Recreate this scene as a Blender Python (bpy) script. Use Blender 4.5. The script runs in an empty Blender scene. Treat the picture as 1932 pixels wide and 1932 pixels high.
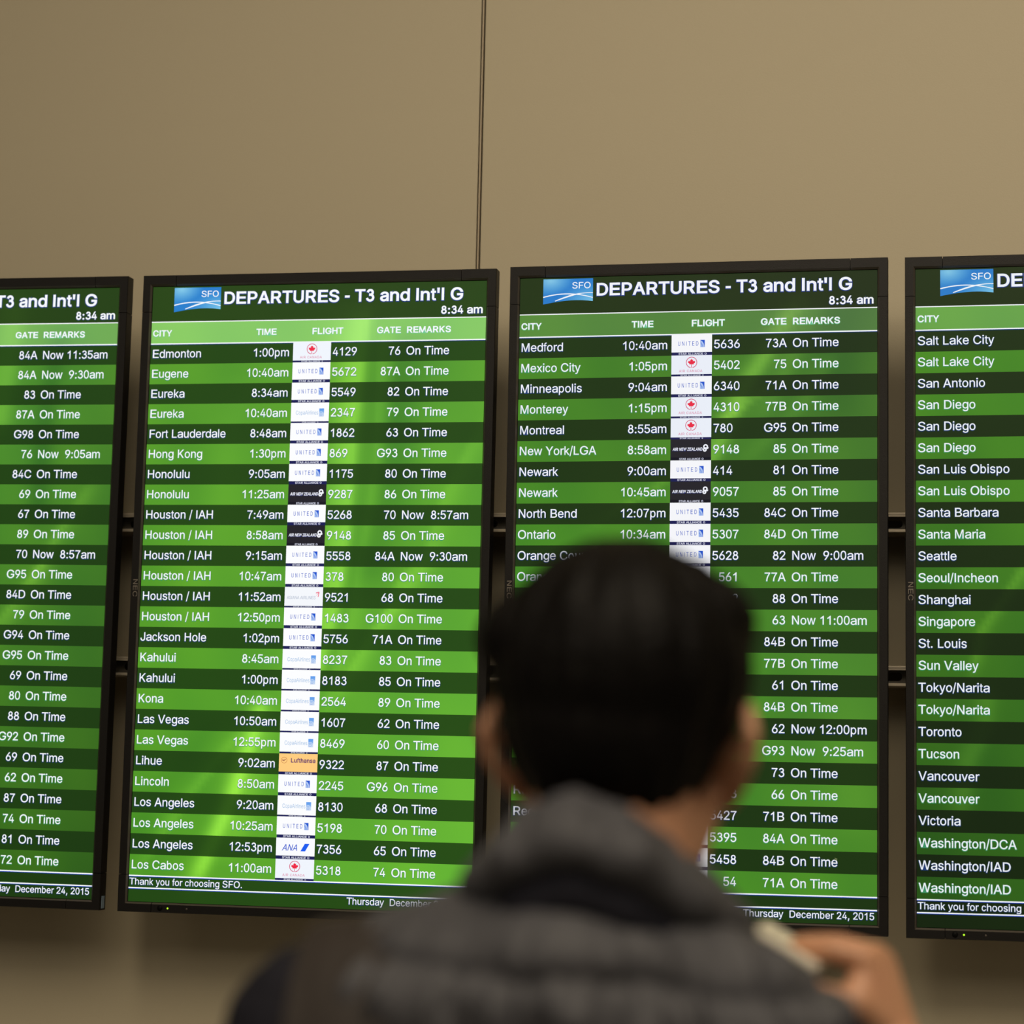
import bpy, bmesh, math, random
from mathutils import Vector, Matrix, Euler, noise
from mathutils.bvhtree import BVHTree
random.seed(7)
S = bpy.context.scene
COL = S.collection

# ------------------------------------------------------------------ camera, world, lights
cam_d = bpy.data.cameras.new('camera')
cam = bpy.data.objects.new('camera', cam_d)
COL.objects.link(cam)
S.camera = cam
CAM = Vector((1.34575, -3.55622, 1.48))
cam.matrix_world = Matrix(((0.980245, 0.001016, 0.197782, CAM.x),
                           (0.19663, -0.112922, -0.973954, CAM.y),
                           (0.021344, 0.993603, -0.110891, CAM.z),
                           (0, 0, 0, 1)))
cam_d.sensor_fit = 'HORIZONTAL'
cam_d.sensor_width = 36.0
cam_d.lens = 79.9
cam_d.dof.use_dof = True
cam_d.dof.focus_distance = 3.60
cam_d.dof.aperture_fstop = 3.3
cam_d.dof.aperture_blades = 0

S.view_settings.view_transform = 'Standard'
S.view_settings.look = 'None'
S.view_settings.exposure = 0.0
S.view_settings.gamma = 1.0
S.view_settings.use_curve_mapping = False

world = bpy.data.worlds.new('world')
S.world = world
world.use_nodes = True
wb = world.node_tree.nodes['Background']
wb.inputs[0].default_value = (1.0, 0.86, 0.68, 1)
wb.inputs[1].default_value = 0.09


def area(name, loc, target, size, size_y, power, color):
    d = bpy.data.lights.new(name, 'AREA')
    d.shape = 'RECTANGLE'
    d.size = size
    d.size_y = size_y
    d.energy = power
    d.color = color
    o = bpy.data.objects.new(name, d)
    COL.objects.link(o)
    o.location = loc
    o.rotation_euler = (Vector(target) - Vector(loc)).to_track_quat('-Z', 'Y').to_euler()
    return o


top_light = area('unseen_top_light', (1.9, -3.0, 5.0), (1.6, 0.1, 1.5), 3.6, 3.0, 77, (1.0, 0.85, 0.64))
top_light.data.spread = math.radians(95)  # unseen ceiling source, aim and spread shaped to dim the wall top
area('hall_ceiling_light', (0.2, -6.3, 5.2), (0.9, -2.6, 0.8), 7.0, 3.2, 150, (1.0, 0.86, 0.68))


# ------------------------------------------------------------------ helpers


def tag(o, label=None, cat=None, group=None, kind=None):
    for k, v in (('label', label), ('category', cat), ('group', group), ('kind', kind)):
        if v:
            o[k] = v
    return o


def empty(name, loc):
    o = bpy.data.objects.new(name, None)
    o.empty_display_size = 0.05
    COL.objects.link(o)
    o.location = loc
    return o


def link(name, me, mat=None, parent=None, smooth=False):
    o = bpy.data.objects.new(name, me)
    COL.objects.link(o)
    if mat is not None and not me.materials:
        me.materials.append(mat)
    if parent is not None:
        o.parent = parent
        # geometry is given in world space unless the caller says otherwise
    if smooth:
        for p in me.polygons:
            p.use_smooth = True
    return o


def world_child(o, root):
    """o has world-space vertices; root is an unrotated Empty."""
    o.parent = root
    o.matrix_parent_inverse = Matrix.Translation(-Vector(root.location))
    return o


def material(name, base, rough=0.5, metal=0.0, spec=0.5, bump=None, vary=None):
    m = bpy.data.materials.new(name)
    m.use_nodes = True
    nt = m.node_tree
    b = nt.nodes['Principled BSDF']
    b.inputs['Base Color'].default_value = (*base, 1)
    b.inputs['Roughness'].default_value = rough
    b.inputs['Metallic'].default_value = metal
    b.inputs['Specular IOR Level'].default_value = spec
    tc = nt.nodes.new('ShaderNodeTexCoord')
    if bump:
        sc, st = bump
        n = nt.nodes.new('ShaderNodeTexNoise')
        n.inputs['Scale'].default_value = sc
        n.inputs['Detail'].default_value = 5
        nt.links.new(tc.outputs['Object'], n.inputs['Vector'])
        bm = nt.nodes.new('ShaderNodeBump')
        bm.inputs['Strength'].default_value = st
        bm.inputs['Distance'].default_value = 0.002
        nt.links.new(n.outputs['Fac'], bm.inputs['Height'])
        nt.links.new(bm.outputs['Normal'], b.inputs['Normal'])
    if vary:
        sc, other = vary
        n = nt.nodes.new('ShaderNodeTexNoise')
        n.inputs['Scale'].default_value = sc
        n.inputs['Detail'].default_value = 4
        nt.links.new(tc.outputs['Object'], n.inputs['Vector'])
        mx = nt.nodes.new('ShaderNodeMix')
        mx.data_type = 'RGBA'
        mx.inputs[6].default_value = (*base, 1)
        mx.inputs[7].default_value = (*other, 1)
        nt.links.new(n.outputs['Fac'], mx.inputs[0])
        nt.links.new(mx.outputs[2], b.inputs['Base Color'])
    return m


M_WALL = material('painted_wall_panel', (0.400, 0.352, 0.245), 0.62, bump=(420, 0.08), vary=(1.3, (0.418, 0.368, 0.258)))
M_GAP = material('joint_shadow_gap', (0.012, 0.012, 0.010), 0.8)
M_STRIP = material('joint_metal_strip', (0.38, 0.31, 0.21), 0.5)
M_FLOOR = material('terrazzo_floor', (0.30, 0.27, 0.22), 0.35, bump=(60, 0.05), vary=(90, (0.38, 0.34, 0.28)))
M_CEIL = material('ceiling_paint', (0.55, 0.50, 0.42), 0.8, bump=(200, 0.1))
M_BEZEL = material('black_bezel_plastic', (0.0055, 0.0048, 0.0042), 0.45, spec=0.22, bump=(900, 0.15))
M_LIP = material('bezel_lip_lit', (0.060, 0.050, 0.040), 0.45)  # same black plastic, painted lighter for light caught by the chamfer
M_BACK = material('black_housing', (0.008, 0.008, 0.008), 0.6)
M_RAIL = material('grey_steel_rail', (0.50, 0.44, 0.34), 0.45, metal=0.3, bump=(300, 0.05))
M_RAILIN = material('rail_channel', (0.12, 0.11, 0.09), 0.6, metal=0.3)
M_LOGO = material('grey_brand_print', (0.16, 0.14, 0.115), 0.4)
M_GLASS = material('dark_sensor_window', (0.001, 0.001, 0.001), 0.6, spec=0.1)
M_SKIN = material('skin', (0.49, 0.265, 0.145), 0.5, bump=(150, 0.12), vary=(28, (0.52, 0.25, 0.15)))
M_HAIR = material('black_hair', (0.0026, 0.0020, 0.0017), 0.55, spec=0.12, bump=(130, 0.6))
M_VEST = material('grey_quilted_fabric', (0.074, 0.074, 0.082), 0.6, spec=0.3, bump=(260, 0.35), vary=(14, (0.048, 0.048, 0.056)))
M_NAVY = material('navy_sleeve_fabric', (0.010, 0.010, 0.016), 0.8, spec=0.2, bump=(300, 0.3))
M_STRAP = material('dark_brown_strap', (0.019, 0.013, 0.0098), 0.7, bump=(200, 0.4))
M_TROU = material('dark_denim', (0.02, 0.025, 0.04), 0.8, bump=(400, 0.3))
M_SHOE = material('black_shoe_leather', (0.012, 0.011, 0.010), 0.4)
M_PHONE = material('cream_phone_shell', (0.85, 0.78, 0.64), 0.35)
M_EYE = material('eye_white', (0.7, 0.68, 0.64), 0.2)
M_IRIS = material('dark_iris', (0.02, 0.012, 0.008), 0.2)
M_LIPS = material('lips', (0.33, 0.13, 0.10), 0.45)


def emit_material(name, color, strength):
    m = bpy.data.materials.new(name)
    m.use_nodes = True
    b = m.node_tree.nodes['Principled BSDF']
    b.inputs['Base Color'].default_value = (*[c * 0.1 for c in color], 1)
    b.inputs['Emission Color'].default_value = (*color, 1)
    b.inputs['Emission Strength'].default_value = strength
    return m


M_LED = emit_material('green_power_light', (0.45, 0.9, 0.02), 1.2)


def screen_material():
    """lit LCD: the picture content is the colour attribute, shown by the backlight"""
    m = bpy.data.materials.new('lit_screen_picture')
    m.use_nodes = True
    nt = m.node_tree
    b = nt.nodes['Principled BSDF']
    b.inputs['Base Color'].default_value = (0.004, 0.004, 0.004, 1)
    b.inputs['Roughness'].default_value = 0.45
    b.inputs['Specular IOR Level'].default_value = 0.12
    at = nt.nodes.new('ShaderNodeAttribute')
    at.attribute_name = 'Picture'
    nt.links.new(at.outputs['Color'], b.inputs['Emission Color'])
    b.inputs['Emission Strength'].default_value = 1.0
    return m


M_SCREEN = screen_material()
M_STICK = material('blue_grey_sticker', (0.16, 0.22, 0.28), 0.5)


def lin(c):
    return tuple((max(0.0, x) / 255 / 12.92) if x <= 10.3 else ((x / 255 + 0.055) / 1.055) ** 2.4 for x in c)


def box_mesh(name, x0, x1, y0, y1, z0, z1, bevel=0.0):
    bm = bmesh.new()
    vs = [bm.verts.new((x, y, z)) for x in (x0, x1) for y in (y0, y1) for z in (z0, z1)]
    for f in ((0, 1, 3, 2), (4, 6, 7, 5), (0, 4, 5, 1), (2, 3, 7, 6), (0, 2, 6, 4), (1, 5, 7, 3)):
        bm.faces.new([vs[i] for i in f])
    bmesh.ops.recalc_face_normals(bm, faces=bm.faces)
    if bevel:
        bmesh.ops.bevel(bm, geom=list(bm.edges), offset=bevel, segments=2, affect='EDGES', profile=0.5)
    me = bpy.data.meshes.new(name)
    bm.to_mesh(me)
    bm.free()
    return me


# ------------------------------------------------------------------ lettering (glyph outlines laid out with grotesque metrics)
ADV_R = dict(zip(' 0123456789:/.,-\'', [278] + [556] * 10 + [278, 278, 278, 278, 333, 191]))
ADV_R.update(dict(zip('ABCDEFGHIJKLMNOPQRSTUVWXYZ', [667, 667, 722, 722, 667, 611, 778, 722, 278, 500, 667, 556, 833, 722, 778, 667, 778, 722, 667, 611, 722, 667, 944, 667, 667, 611])))
ADV_R.update(dict(zip('abcdefghijklmnopqrstuvwxyz', [556, 556, 500, 556, 556, 278, 556, 556, 222, 222, 500, 222, 833, 556, 556, 556, 556, 333, 500, 278, 556, 500, 722, 500, 500, 500])))
ADV_B = dict(ADV_R)
ADV_B.update(dict(zip('ABCDEFGHIJKLMNOPQRSTUVWXYZ', [722, 722, 722, 722, 667, 611, 778, 722, 278, 556, 722, 611, 833, 722, 778, 667, 778, 722, 667, 611, 722, 667, 944, 667, 667, 611])))
ADV_B.update(dict(zip('abcdefghijklmnopqrstuvwxyz', [556, 611, 556, 611, 556, 333, 611, 611, 278, 278, 556, 278, 889, 611, 611, 611, 611, 389, 556, 333, 611, 556, 778, 556, 556, 500])))
ADV_B[':'] = 333
ADV_B["'"] = 238
BEAR = {}
for _c in '023456789':
    BEAR[_c] = (45, 45)
BEAR['7'] = (45, 48)
BEAR['1'] = (105, 180)
for _c in 'AVWYTvwyxX':
    BEAR[_c] = (8, 8)
for _c in 'BDPREFKL':
    BEAR[_c] = (80, 40)
BEAR['F'] = (80, 40)
for _c in 'HMNU':
    BEAR[_c] = (78, 78)
for _c in 'COGQS':
    BEAR[_c] = (45, 42)
for _c in 'bhnpmu':
    BEAR[_c] = (64, 62)
for _c in 'adegoqsc':
    BEAR[_c] = (40, 40)
BEAR['a'] = (38, 36)
BEAR['k'] = (64, 4)
BEAR['Z'] = (25, 30)
BEAR['z'] = (20, 20)
BEAR['J'] = (20, 60)
BEAR['r'] = (64, -10)
BEAR['t'] = (18, 8)
BEAR['f'] = (8, -8)
BEAR['-'] = (35, 35)
BEAR['/'] = (0, 0)
NATURAL = set("il:.,I'j")

_glyphs = {}
GLYPHS = {   # letter outlines, x,y pairs in 1/1000 em, one list per contour
    '0': [[56,164,61,137,69,113,85,77,105,48,130,24,159,7,191,-4,227,-7,263,-4,295,7,323,24,348,48,368,77,384,113,392,137,397,164,402,192,404,222,405,254,404,286,402,316,397,344,392,371,384,395,368,431,348,461,323,484,294,502,262,512,227,516,191,512,159,502,130,484,106,461,85,431,69,395,61,371,56,344,51,316,49,286,48,254,49,222,51,192],[115,176,111,213,109,254,111,295,115,332,123,365,134,393,147,416,163,435,182,449,203,457,227,460,251,457,272,449,290,435,306,416,320,393,330,365,338,332,342,295,344,254,342,213,338,176,330,144,320,116,306,92,290,74,272,61,251,53,227,50,203,53,182,61,163,74,147,92,134,116,123,144]],
    '1': [[124,348,171,373,202,398,202,0,264,0,264,511,224,511,188,466,135,424,77,392,77,331]],
    '2': [[64,47,64,0,389,0,389,57,153,57,153,60,294,209,336,259,351,280,363,299,371,318,377,336,380,354,381,372,379,398,372,423,361,445,346,465,328,483,306,497,281,507,254,514,225,516,195,514,168,507,143,496,121,481,102,463,86,442,75,418,68,391,66,362,127,362,128,381,132,398,139,413,148,427,159,438,172,447,188,454,205,459,224,460,242,459,258,455,273,449,287,441,298,431,308,419,315,405,319,389,320,371,319,356,316,341,311,327,294,298,282,282,234,229]],
    '3': [[41,75,65,43,97,17,134,-1,174,-9,214,-7,254,4,289,24,318,52,340,86,352,125,354,165,345,204,327,240,300,270,283,281,293,289,315,320,327,356,328,394,317,430,297,462,269,488,234,504,197,511,159,508,123,494,92,472,69,441,57,411,115,388,124,411,136,427,153,439,173,447,194,449,215,445,234,436,250,422,260,405,265,386,265,367,259,348,247,332,231,319,212,311,206,310,190,312,161,313,159,246,192,245,206,247,214,246,238,237,259,223,275,205,286,183,291,159,290,135,283,112,270,92,252,74,230,62,205,55,179,54,153,59,130,70,111,86,96,106,86,132,28,108]],
    '4': [[40,158,40,105,282,105,282,0,343,0,343,105,413,105,413,163,343,163,343,318,282,318,282,163,109,163,109,166,311,509,247,509]],
    '5': [[60,130,63,105,71,82,83,60,99,41,118,24,140,11,165,1,192,-5,221,-7,253,-4,282,3,309,15,332,32,352,52,369,76,381,102,389,131,391,163,390,187,386,210,379,231,370,251,358,269,345,285,330,300,313,312,294,321,274,328,252,332,229,334,211,333,194,330,178,325,162,318,148,310,136,301,134,301,151,452,366,452,366,509,96,509,67,253,128,246,139,255,152,262,167,268,184,273,201,276,218,277,238,275,257,270,275,262,290,251,303,237,314,221,322,203,326,183,328,162,326,141,322,122,314,104,304,88,291,75,276,64,259,56,241,52,221,50,204,51,188,54,173,60,160,68,148,78,138,89,130,102,125,115,122,130]],
    '6': [[84,74,100,51,119,31,142,15,168,3,196,-5,226,-7,257,-5,285,2,310,14,333,30,352,50,368,73,380,98,387,126,389,157,387,187,380,215,370,240,355,262,337,280,316,295,292,306,265,312,235,314,221,313,208,311,196,307,185,302,175,296,322,509,252,509,137,340,113,302,94,268,80,239,71,212,66,187,64,162,66,130,73,101],[138,102,131,119,126,138,125,158,126,178,131,197,138,214,148,229,160,242,174,252,190,259,207,264,226,265,245,264,263,259,279,251,293,241,305,228,314,213,321,196,326,177,327,157,326,137,321,118,314,101,305,86,293,73,279,63,263,55,245,50,226,48,207,50,190,55,174,63,160,73,148,86]],
    '7': [[130,64,128,0,192,0,201,114,220,199,256,292,306,384,363,456,363,504,33,504,33,444,287,444,228,356,178,256,146,156]],
    '8': [[54,69,80,37,114,12,155,-3,198,-9,241,-3,281,12,315,37,342,69,358,106,364,146,358,186,342,223,315,255,283,278,293,285,315,313,328,345,333,379,328,413,315,445,293,472,265,493,233,507,198,511,163,507,130,493,102,472,81,445,67,413,63,379,67,345,81,313,102,285,112,278,80,255,54,223,37,186,31,146,37,106],[113,97,101,120,97,146,101,171,113,195,132,215,156,229,183,236,212,236,240,229,264,215,283,195,295,171,299,146,295,120,283,97,264,77,240,63,212,56,183,56,156,63,132,77],[175,306,155,317,139,334,129,355,125,379,129,403,139,424,155,441,175,452,198,456,220,452,240,441,256,424,267,403,270,379,267,355,256,334,240,317,220,306,198,302]],
    '9': [[83,269,98,247,116,229,137,214,161,203,188,197,218,195,232,196,245,198,257,202,268,207,277,212,130,0,200,0,315,168,340,207,359,241,373,270,382,297,387,322,389,347,387,379,380,408,368,434,352,458,333,478,310,494,285,506,257,513,226,516,196,513,168,506,143,494,120,478,101,459,85,436,73,411,66,383,64,352,66,321,72,294],[138,295,131,312,127,331,125,352,127,372,131,390,138,407,148,423,160,436,174,446,190,454,207,459,226,460,245,459,263,454,279,446,293,436,305,423,314,407,321,390,326,371,327,350,326,330,321,312,314,295,305,280,293,267,279,257,263,249,245,245,226,243,207,245,190,249,174,257,160,267,148,280]],
    ':': [[56,18,63,9,73,2,83,-3,95,-4,107,-3,118,2,128,9,135,18,140,29,141,41,140,53,135,64,128,73,118,81,107,85,95,87,83,85,73,81,63,73,56,64,51,53,50,41,51,29],[63,284,73,277,83,272,95,271,107,272,118,277,128,284,135,294,140,304,141,316,140,328,135,339,128,349,118,356,107,360,95,362,83,360,73,356,63,349,56,339,51,328,50,316,51,304,56,294]],
    '/': [[235,533,178,533,14,-76,71,-76]],
    '.': [[56,18,63,9,73,2,83,-3,95,-4,107,-3,118,2,128,9,135,18,140,29,141,41,140,53,135,64,128,73,118,81,107,85,95,87,83,85,73,81,63,73,56,64,51,53,50,41,51,29]],
    ',': [[68,71,38,-119,84,-119,137,71]],
    '-': [[114,244,114,188,337,188,337,244]],
    "'": [[70,509,78,318,128,318,136,509]],
    'A': [[16,0,85,0,135,142,344,142,395,0,463,0,276,509,201,509],[191,302,213,371,239,456,264,372,287,302,324,199,155,199]],
    'C': [[70,115,82,93,97,73,113,55,130,39,150,25,171,14,193,5,217,-2,241,-6,267,-7,293,-6,317,-2,341,5,363,13,383,24,402,38,420,53,435,71,448,91,459,112,467,135,473,160,408,160,403,144,397,128,389,114,380,102,369,91,344,72,330,65,315,60,300,56,284,54,267,53,237,56,210,63,184,76,161,94,141,117,125,145,113,177,106,213,103,254,106,295,113,332,125,364,141,392,161,414,184,432,209,445,237,453,267,456,284,455,300,453,315,449,330,444,344,437,369,418,380,407,389,395,397,381,403,365,408,348,473,348,467,373,459,397,448,418,435,438,419,456,402,471,383,485,362,496,340,504,317,511,292,515,267,516,241,515,217,511,193,504,171,495,150,484,130,470,113,454,97,436,82,415,70,393,59,369,51,343,45,315,41,285,40,254,41,223,45,193,51,166,59,139]],
    'D': [[60,509,60,0,219,0,249,1,277,5,304,11,328,20,351,31,372,44,390,60,406,77,421,97,433,119,443,143,451,168,457,195,461,224,462,255,461,286,457,315,451,342,443,367,433,391,412,426,385,455,353,478,331,489,307,498,281,504,254,508,225,509],[254,60,215,57,125,57,125,452,221,452,258,449,291,441,320,428,344,410,364,388,379,361,390,329,397,294,399,255,397,216,390,181,379,149,363,122,343,99,318,81,288,68]],
    'E': [[125,57,125,229,355,229,355,286,125,286,125,452,372,452,372,509,60,509,60,0,375,0,375,57]],
    'F': [[125,0,125,221,346,221,346,278,125,278,125,452,369,452,369,509,60,509,60,0]],
    'G': [[69,116,81,94,96,73,112,55,129,39,149,25,171,14,193,5,217,-2,242,-6,269,-7,308,-4,344,5,377,19,406,38,431,62,451,91,466,124,475,160,478,200,478,256,283,256,283,199,415,199,413,173,407,147,396,123,382,102,365,85,345,71,322,61,296,55,269,53,238,56,210,63,184,76,161,94,141,117,125,145,113,177,106,213,103,254,106,295,113,332,125,364,141,392,160,414,183,432,209,445,236,453,265,456,283,455,299,452,330,443,343,436,356,427,368,417,378,405,395,379,402,365,408,349,474,349,468,373,460,395,449,416,436,436,421,453,403,469,384,483,363,495,340,504,316,511,291,515,265,516,239,515,215,511,192,504,170,495,149,484,129,470,112,454,96,436,81,415,69,393,59,369,51,343,45,315,41,285,40,254,41,223,45,194,51,166,59,140]],
    'H': [[60,0,125,0,125,232,392,232,392,0,457,0,457,509,392,509,392,289,125,289,125,509,60,509]],
    'I': [[66,509,66,0,134,0,134,509]],
    'J': [[33,173,33,145,38,100,52,63,75,33,106,11,143,-3,185,-7,227,-3,263,11,294,33,317,63,331,100,336,145,336,509,272,509,272,145,269,117,261,93,248,74,230,61,209,53,185,50,160,53,139,61,122,74,109,93,101,117,98,145,98,173]],
    'K': [[60,509,60,0,125,0,125,167,198,245,372,0,449,0,243,289,448,509,364,509,174,303,124,242,125,509]],
    'L': [[60,509,60,0,361,0,361,57,125,57,125,509]],
    'M': [[122,0,122,328,120,435,170,291,286,0,342,0,456,291,498,409,507,436,504,327,504,0,568,0,568,509,476,509,352,187,315,73,287,159,277,187,152,509,60,509,60,0]],
    'N': [[120,431,177,331,202,290,387,0,463,0,463,509,399,509,399,157,401,108,403,76,388,107,363,151,136,509,60,509,60,0,125,0,125,291]],
    'O': [[70,115,83,93,97,73,113,55,131,39,150,25,171,14,193,5,217,-2,241,-6,267,-7,293,-6,317,-2,341,5,363,14,384,25,403,39,421,55,437,73,451,93,464,115,474,139,482,166,488,193,492,223,493,254,492,285,488,315,482,343,474,369,464,393,451,415,437,436,421,454,403,470,384,484,363,495,341,504,317,511,293,515,267,516,241,515,217,511,193,504,171,495,150,484,131,470,113,454,97,436,83,415,70,393,59,369,51,343,45,315,41,285,40,254,41,223,45,193,51,166,59,139],[125,144,113,176,106,213,103,254,106,295,113,332,125,364,141,392,161,415,184,433,210,446,237,453,267,456,296,453,324,446,349,433,372,415,392,392,408,365,420,333,428,296,430,254,428,213,420,176,408,144,392,116,372,94,349,76,324,63,296,56,267,53,237,56,210,63,184,76,161,94,141,117]],
    'P': [[60,0,125,0,125,186,235,186,272,188,304,195,332,207,356,223,375,243,390,265,400,291,407,318,409,348,407,377,400,404,390,430,375,452,356,471,332,487,304,499,272,507,235,509,60,509],[232,452,257,451,279,446,297,439,312,429,324,416,333,402,339,385,343,367,344,348,343,329,339,311,333,294,324,279,312,266,297,256,279,248,258,244,233,242,125,242,125,452]],
    'R': [[60,0,125,0,125,198,246,199,353,0,428,0,314,210,333,217,357,232,376,250,390,271,401,296,407,323,409,352,407,381,401,408,390,433,376,455,357,474,333,489,305,500,273,507,236,509,60,509],[233,452,258,451,279,447,298,440,313,430,325,419,334,405,340,389,344,371,345,352,344,333,340,316,334,300,325,287,313,276,298,267,280,260,258,256,234,255,125,255,125,452]],
    'S': [[64,60,81,40,102,23,128,9,157,-1,189,-7,224,-9,261,-7,294,0,323,11,349,25,370,43,386,64,398,87,406,112,408,139,407,161,402,180,395,198,384,213,372,226,359,238,328,256,312,264,264,279,212,293,169,308,155,315,142,324,131,334,122,345,117,359,115,376,117,391,121,405,129,418,139,430,152,440,167,448,185,454,204,458,225,459,254,456,280,449,302,437,320,421,332,401,337,378,401,378,398,403,390,427,377,449,360,468,340,484,316,498,289,508,259,514,227,516,195,514,165,508,138,498,113,484,92,468,75,448,62,425,55,400,52,372,56,341,67,313,86,289,112,269,145,253,184,239,245,222,296,205,310,197,322,189,332,179,340,168,344,154,346,139,344,122,338,106,329,92,317,79,303,69,286,60,267,54,246,50,224,49,204,50,184,53,166,59,150,66,135,76,123,88,114,102,107,118,104,137,38,137,42,109,51,83]],
    'T': [[32,509,32,452,193,452,193,0,257,0,257,452,417,452,417,509]],
    'U': [[60,173,63,139,71,108,85,80,103,55,126,33,154,15,186,2,221,-5,259,-8,297,-5,332,2,363,15,391,33,414,55,433,80,446,108,454,139,457,173,457,509,393,509,393,178,391,155,386,133,377,113,365,95,349,80,331,68,310,59,286,54,259,52,232,54,208,59,187,68,169,80,153,95,141,113,132,133,126,155,124,178,124,509,60,509]],
    'V': [[84,509,16,509,204,0,278,0,463,509,395,509,267,138,241,52,215,137,192,206]],
    'W': [[16,509,155,0,230,0,318,323,335,395,343,437,351,391,368,323,455,0,530,0,670,509,603,509,510,145,492,62,462,196,380,509,306,509,211,145,193,61,187,94,163,196,82,509]],
    'Y': [[91,509,16,509,203,208,203,0,268,0,268,208,455,509,381,509,280,344,251,293,236,261,222,292,192,344]],
    'Z': [[152,57,114,55,169,129,397,462,397,509,40,509,40,452,285,452,323,453,306,431,273,385,42,46,42,0,399,0,399,57]],
    'B': [[125,57,125,231,248,231,270,230,289,225,306,218,320,208,332,197,342,184,349,169,354,154,355,137,352,115,344,96,330,80,309,67,281,60,245,57],[60,509,60,0,247,0,284,2,317,8,344,18,367,31,386,48,400,67,410,88,416,111,418,136,416,161,411,184,402,203,391,220,378,234,363,245,347,254,331,259,315,262,315,267,330,272,343,278,356,286,368,295,378,307,387,320,393,335,397,353,398,374,396,398,390,421,381,442,367,461,350,477,329,491,304,501,274,507,241,509],[125,452,240,452,270,449,294,442,313,429,326,413,333,394,336,372,335,355,330,340,323,326,314,314,302,304,288,296,273,290,256,286,238,285,125,285]],
    'a': [[48,45,61,29,76,15,94,5,115,-3,137,-7,160,-9,181,-8,199,-4,215,1,229,8,242,16,260,34,267,43,272,52,277,52,277,0,337,0,337,251,335,278,330,301,322,320,312,336,300,350,286,360,271,369,255,375,223,382,194,384,173,383,153,380,133,375,114,368,96,358,79,346,64,331,51,312,41,291,100,274,111,292,118,301,127,309,137,316,149,322,163,327,179,330,196,331,212,330,227,327,240,322,251,315,260,307,267,297,272,285,275,272,276,255,275,246,271,240,265,235,257,231,247,229,178,220,125,211,108,206,93,200,78,193,64,184,53,174,43,161,36,146,32,128,30,108,32,84,38,63],[102,72,96,82,93,93,92,105,93,118,97,130,103,139,112,147,122,154,134,159,175,168,231,176,267,184,276,190,276,138,274,122,270,107,263,93,254,80,242,69,228,59,211,51,192,47,170,45,156,46,142,48,130,52,119,57,110,64]],
    'b': [[112,0,112,59,118,59,138,31,147,21,159,12,172,4,188,-3,207,-7,229,-8,260,-5,288,3,313,16,335,34,354,57,370,84,381,116,388,151,390,189,388,227,381,262,370,293,354,320,335,343,313,361,288,374,260,381,229,384,207,383,187,379,171,373,158,365,146,356,137,346,118,319,114,319,114,509,53,509,53,0],[114,162,113,189,114,216,118,241,125,263,134,282,146,299,161,312,178,322,198,328,220,330,243,328,263,322,280,311,295,297,307,281,316,261,323,239,327,215,328,189,327,163,323,139,316,117,306,97,294,80,279,66,262,55,242,49,220,47,198,49,179,55,162,65,147,79,135,95,125,115,118,137]],
    'c': [[56,85,73,58,93,35,117,16,144,3,174,-5,207,-8,226,-7,244,-5,261,-1,277,5,292,12,306,21,319,32,331,43,341,56,350,70,357,86,363,102,304,117,292,89,279,73,271,66,253,56,232,49,220,47,207,46,183,48,163,55,145,66,130,80,118,97,108,117,101,139,97,163,96,187,97,212,101,236,108,258,118,278,130,296,145,310,163,321,183,328,207,330,231,328,252,321,270,311,284,297,295,281,303,262,362,277,356,293,349,308,340,322,330,335,318,346,305,356,291,364,276,371,260,377,243,381,225,383,207,384,174,381,144,373,117,360,93,341,73,318,56,291,44,260,36,225,34,187,36,150,44,116]],
    'd': [[43,116,55,84,70,57,89,34,111,16,137,3,165,-5,195,-8,217,-7,236,-3,252,4,266,12,277,21,287,31,307,59,313,59,313,0,372,0,372,509,311,509,311,319,306,319,295,336,278,356,267,365,253,373,237,379,218,383,196,384,165,381,137,374,112,361,90,343,71,320,55,293,43,262,36,227,34,189,36,151],[109,117,102,139,97,163,96,189,97,215,101,239,108,261,118,281,130,297,145,311,162,322,182,328,205,330,227,328,246,322,263,312,278,299,290,282,300,263,307,241,311,216,312,189,311,162,306,137,299,115,290,95,278,79,263,65,246,55,226,49,205,47,182,49,162,55,145,66,130,80,118,97]],
    'e': [[36,150,44,116,56,85,72,58,92,35,117,16,145,3,177,-5,212,-8,237,-7,261,-3,283,4,302,14,320,25,335,39,348,55,358,72,365,91,306,105,300,93,293,83,285,73,276,65,266,58,254,53,241,49,227,47,212,46,190,48,169,53,151,61,135,73,121,88,110,106,102,127,98,151,97,169,371,169,371,194,369,227,365,256,357,282,347,305,334,324,319,341,302,355,285,366,266,374,246,380,226,383,205,384,172,381,142,373,115,359,91,340,71,317,55,290,43,259,36,224,34,187],[97,231,102,251,109,270,119,287,131,301,146,313,164,323,183,328,205,330,227,328,246,323,263,314,277,302,289,287,298,269,305,248,309,221,97,221]],
    'f': [[142,0,142,327,228,327,228,379,142,379,142,419,143,436,147,449,154,460,164,468,178,472,195,474,215,472,227,468,243,521,222,527,187,530,169,529,152,525,135,519,120,510,107,499,96,486,88,470,83,452,81,432,81,379,6,379,6,327,81,327,81,0]],
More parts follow.
